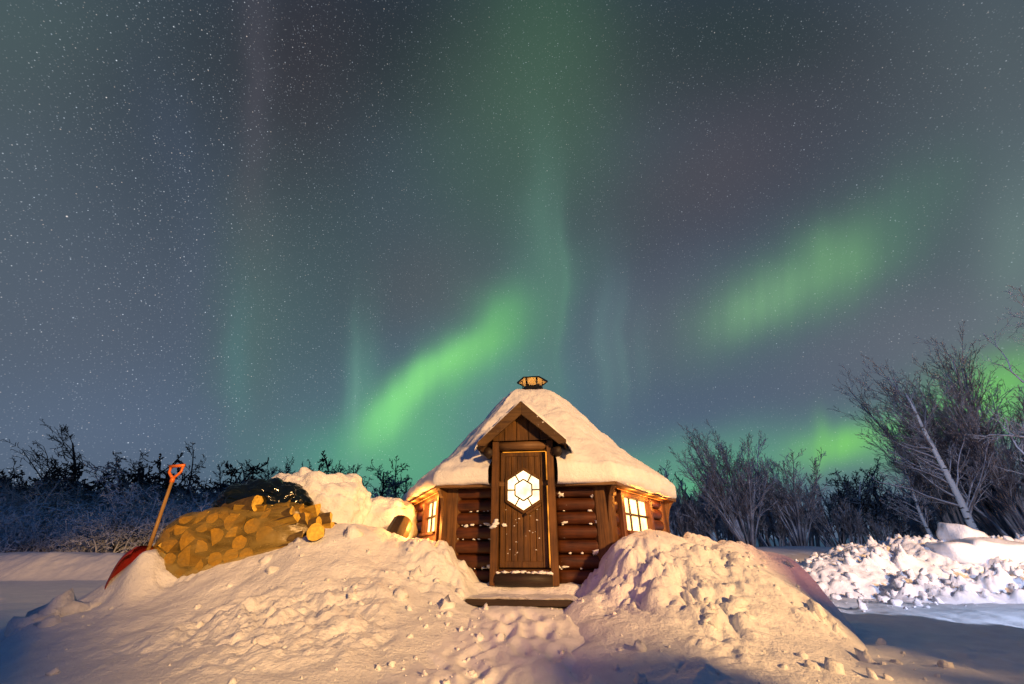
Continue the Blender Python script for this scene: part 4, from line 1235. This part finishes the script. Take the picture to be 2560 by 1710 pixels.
WILLOW = dict(seg=[8, 5, 4, 3], wob=[.05, .10, .14, .16], trop=[.015, .05, .04, .03], levels=3, n=[17, 7, 4], t0=[.28, .15, .2], ang=[26, 30, 30], angv=9, ratio=[.34, .42, .5], fall=.45, rr=.5, rmin=.0065, tip=.35)

# --- left wood: trees one can tell apart
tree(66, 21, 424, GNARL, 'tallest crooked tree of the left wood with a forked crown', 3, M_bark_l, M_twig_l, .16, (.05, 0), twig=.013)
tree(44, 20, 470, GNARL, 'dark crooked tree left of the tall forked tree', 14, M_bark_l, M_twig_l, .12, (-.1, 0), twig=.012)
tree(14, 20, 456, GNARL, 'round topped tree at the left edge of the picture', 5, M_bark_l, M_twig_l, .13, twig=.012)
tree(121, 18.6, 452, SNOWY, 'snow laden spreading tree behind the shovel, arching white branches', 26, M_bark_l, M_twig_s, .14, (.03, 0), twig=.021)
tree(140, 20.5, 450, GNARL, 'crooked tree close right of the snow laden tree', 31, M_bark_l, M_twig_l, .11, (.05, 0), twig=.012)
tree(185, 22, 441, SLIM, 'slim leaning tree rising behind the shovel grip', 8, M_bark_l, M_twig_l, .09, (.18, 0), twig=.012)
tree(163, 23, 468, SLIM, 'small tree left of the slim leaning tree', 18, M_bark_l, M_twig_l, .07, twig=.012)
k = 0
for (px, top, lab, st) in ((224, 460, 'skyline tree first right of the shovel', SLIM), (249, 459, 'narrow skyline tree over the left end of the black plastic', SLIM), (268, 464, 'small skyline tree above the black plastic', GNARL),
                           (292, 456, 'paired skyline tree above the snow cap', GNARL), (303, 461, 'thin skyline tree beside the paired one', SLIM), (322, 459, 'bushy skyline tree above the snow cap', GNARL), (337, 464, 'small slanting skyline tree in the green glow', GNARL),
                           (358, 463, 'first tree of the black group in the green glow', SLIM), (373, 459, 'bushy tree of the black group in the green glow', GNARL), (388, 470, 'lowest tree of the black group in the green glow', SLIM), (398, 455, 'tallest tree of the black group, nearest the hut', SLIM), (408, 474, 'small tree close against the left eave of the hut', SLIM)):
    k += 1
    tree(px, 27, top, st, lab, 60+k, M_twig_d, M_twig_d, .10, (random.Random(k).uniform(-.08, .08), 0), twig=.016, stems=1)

# --- right wood
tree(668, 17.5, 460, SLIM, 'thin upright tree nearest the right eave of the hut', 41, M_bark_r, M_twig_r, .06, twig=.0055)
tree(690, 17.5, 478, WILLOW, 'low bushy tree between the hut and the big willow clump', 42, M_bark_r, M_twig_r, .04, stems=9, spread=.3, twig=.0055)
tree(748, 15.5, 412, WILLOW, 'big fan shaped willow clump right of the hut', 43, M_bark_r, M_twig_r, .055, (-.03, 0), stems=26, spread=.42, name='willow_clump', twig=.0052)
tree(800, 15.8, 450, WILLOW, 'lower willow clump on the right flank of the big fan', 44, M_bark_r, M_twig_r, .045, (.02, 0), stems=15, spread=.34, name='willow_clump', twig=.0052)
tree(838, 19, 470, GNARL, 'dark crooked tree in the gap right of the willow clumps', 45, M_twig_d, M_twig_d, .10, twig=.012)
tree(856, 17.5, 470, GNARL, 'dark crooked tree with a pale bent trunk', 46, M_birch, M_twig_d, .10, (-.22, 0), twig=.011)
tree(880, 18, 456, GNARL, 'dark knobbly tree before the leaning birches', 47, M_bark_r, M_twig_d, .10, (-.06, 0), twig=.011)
tree(981, 12.5, 376, BIRCH, tip=893, label='big white birch leaning left over the ploughed pile', seed=48, bark=M_birch, crown=M_twig_r, rad=.12, lean=(-.40, 0), name='birch_tree', twig=.0048)
tree(938, 14, 440, BIRCH, tip=895, label='thin white birch leaning left beside the big birch', seed=49, bark=M_birch, crown=M_twig_r, rad=.075, lean=(-.33, 0), name='birch_tree', twig=.005)
tree(968, 14.5, 396, WILLOW, 'tall slender clump just behind the big birch', 50, M_bark_r, M_twig_r, .05, (-.12, 0), stems=13, spread=.22, name='willow_clump', twig=.005)
tree(1015, 14, 344, WILLOW, 'tallest dense clump at the right edge of the picture', 51, M_bark_r, M_twig_r, .075, (-.06, 0), stems=24, spread=.38, name='willow_clump', twig=.0052)
tree(1034, 13, 352, WILLOW, 'broad clump half outside the right edge of the picture', 57, M_bark_r, M_twig_r, .06, (-.05, 0), stems=16, spread=.36, name='willow_clump', twig=.0052)
tree(1000, 15, 440, WILLOW, 'dense dark thicket clump behind the birch foot', 52, M_bark_r, M_twig_d, .05, (0, 0), stems=20, spread=.5, name='willow_clump', twig=.0055)
tree(1075, 9.0, 292, GNARL, tip=1000, label= 'bare tree outside the right edge, branch tips reaching into the sky', seed=53, bark=M_bark_r, crown=M_twig_r, rad=.13, twig=.005)

# --- thickets: shrubs behind, nothing tells them apart
def shrub_proto(seed, style, stems, spread, mat):
    r = random.Random(seed); T = MB()
    for s_ in range(stems):
        a = r.uniform(0, math.tau); sp = spread*math.sqrt(r.random())
        d = Vector((math.cos(a)*sp, math.sin(a)*sp, 1)).normalized()
        grow(r, T, T, Vector((math.cos(a)*sp*.8, math.sin(a)*sp*.8, 0)), d, 2.2*r.uniform(.6, 1.0), .03, 0, style)
    return T
LOWS = dict(SNOWY); LOWS.update(n=[10, 6, 4], ratio=[.55, .5, .45], rmin=.016, levels=3, t0=[.1, .1, .1])
UPS = dict(WILLOW); UPS.update(n=[14, 6], rmin=.009, levels=2)
def thicket(protos, spots, label, group, name):
    for i, (x, y, s) in enumerate(spots):
        o = protos[i % len(protos)]
        o = o if i < len(protos) else o.copy()
        if i >= len(protos): col.objects.link(o)
        o.location = (x, y, float(ground(x, y))-.12); o.rotation_euler = (0, 0, i*2.4); o.scale = (s*1.1, s*1.1, s)
        tag(o, label, 'shrub', group)
rs = random.Random(90)
pl = [shrub_proto(100+i, LOWS, 7, .7, None).raw('snowy_shrub', M_twig_l) for i in range(4)]
spots = []
for row, (y, n, s) in enumerate(((18.4, 26, 1.0), (20.5, 26, 1.45), (23.5, 26, 1.9), (27.5, 24, 2.0))):
    for i in range(n):
        x = -27*y/20 + (24.5*y/20)*(i+rs.random())/n
        if row > 1 and x > -9*y/20: s2 = .62*s
        else: s2 = s*.92
        spots.append((x, y+rs.uniform(-.6, .6), s2*rs.uniform(.7, 1.15)))
thicket(pl, spots, 'snow dusted bare shrub in the thicket behind the far snow bank', 'shrubs of the left thicket', 'snowy_shrub')
pr = [shrub_proto(120+i, UPS, 9, .5, None).raw('bare_shrub', M_twig_r) for i in range(3)]
spots = []
for row, (y, n, s) in enumerate(((17.0, 18, .8), (19.0, 22, 1.15), (22.0, 22, 1.5))):
    for i in range(n):
        x = 4.6*y/17 + (20*y/17)*(i+rs.random())/n
        spots.append((x, y+rs.uniform(-.6, .6), s*rs.uniform(.75, 1.15)))
thicket(pr, spots, 'bare grey shrub in the thicket right of the hut', 'shrubs of the right thicket', 'bare_shrub')
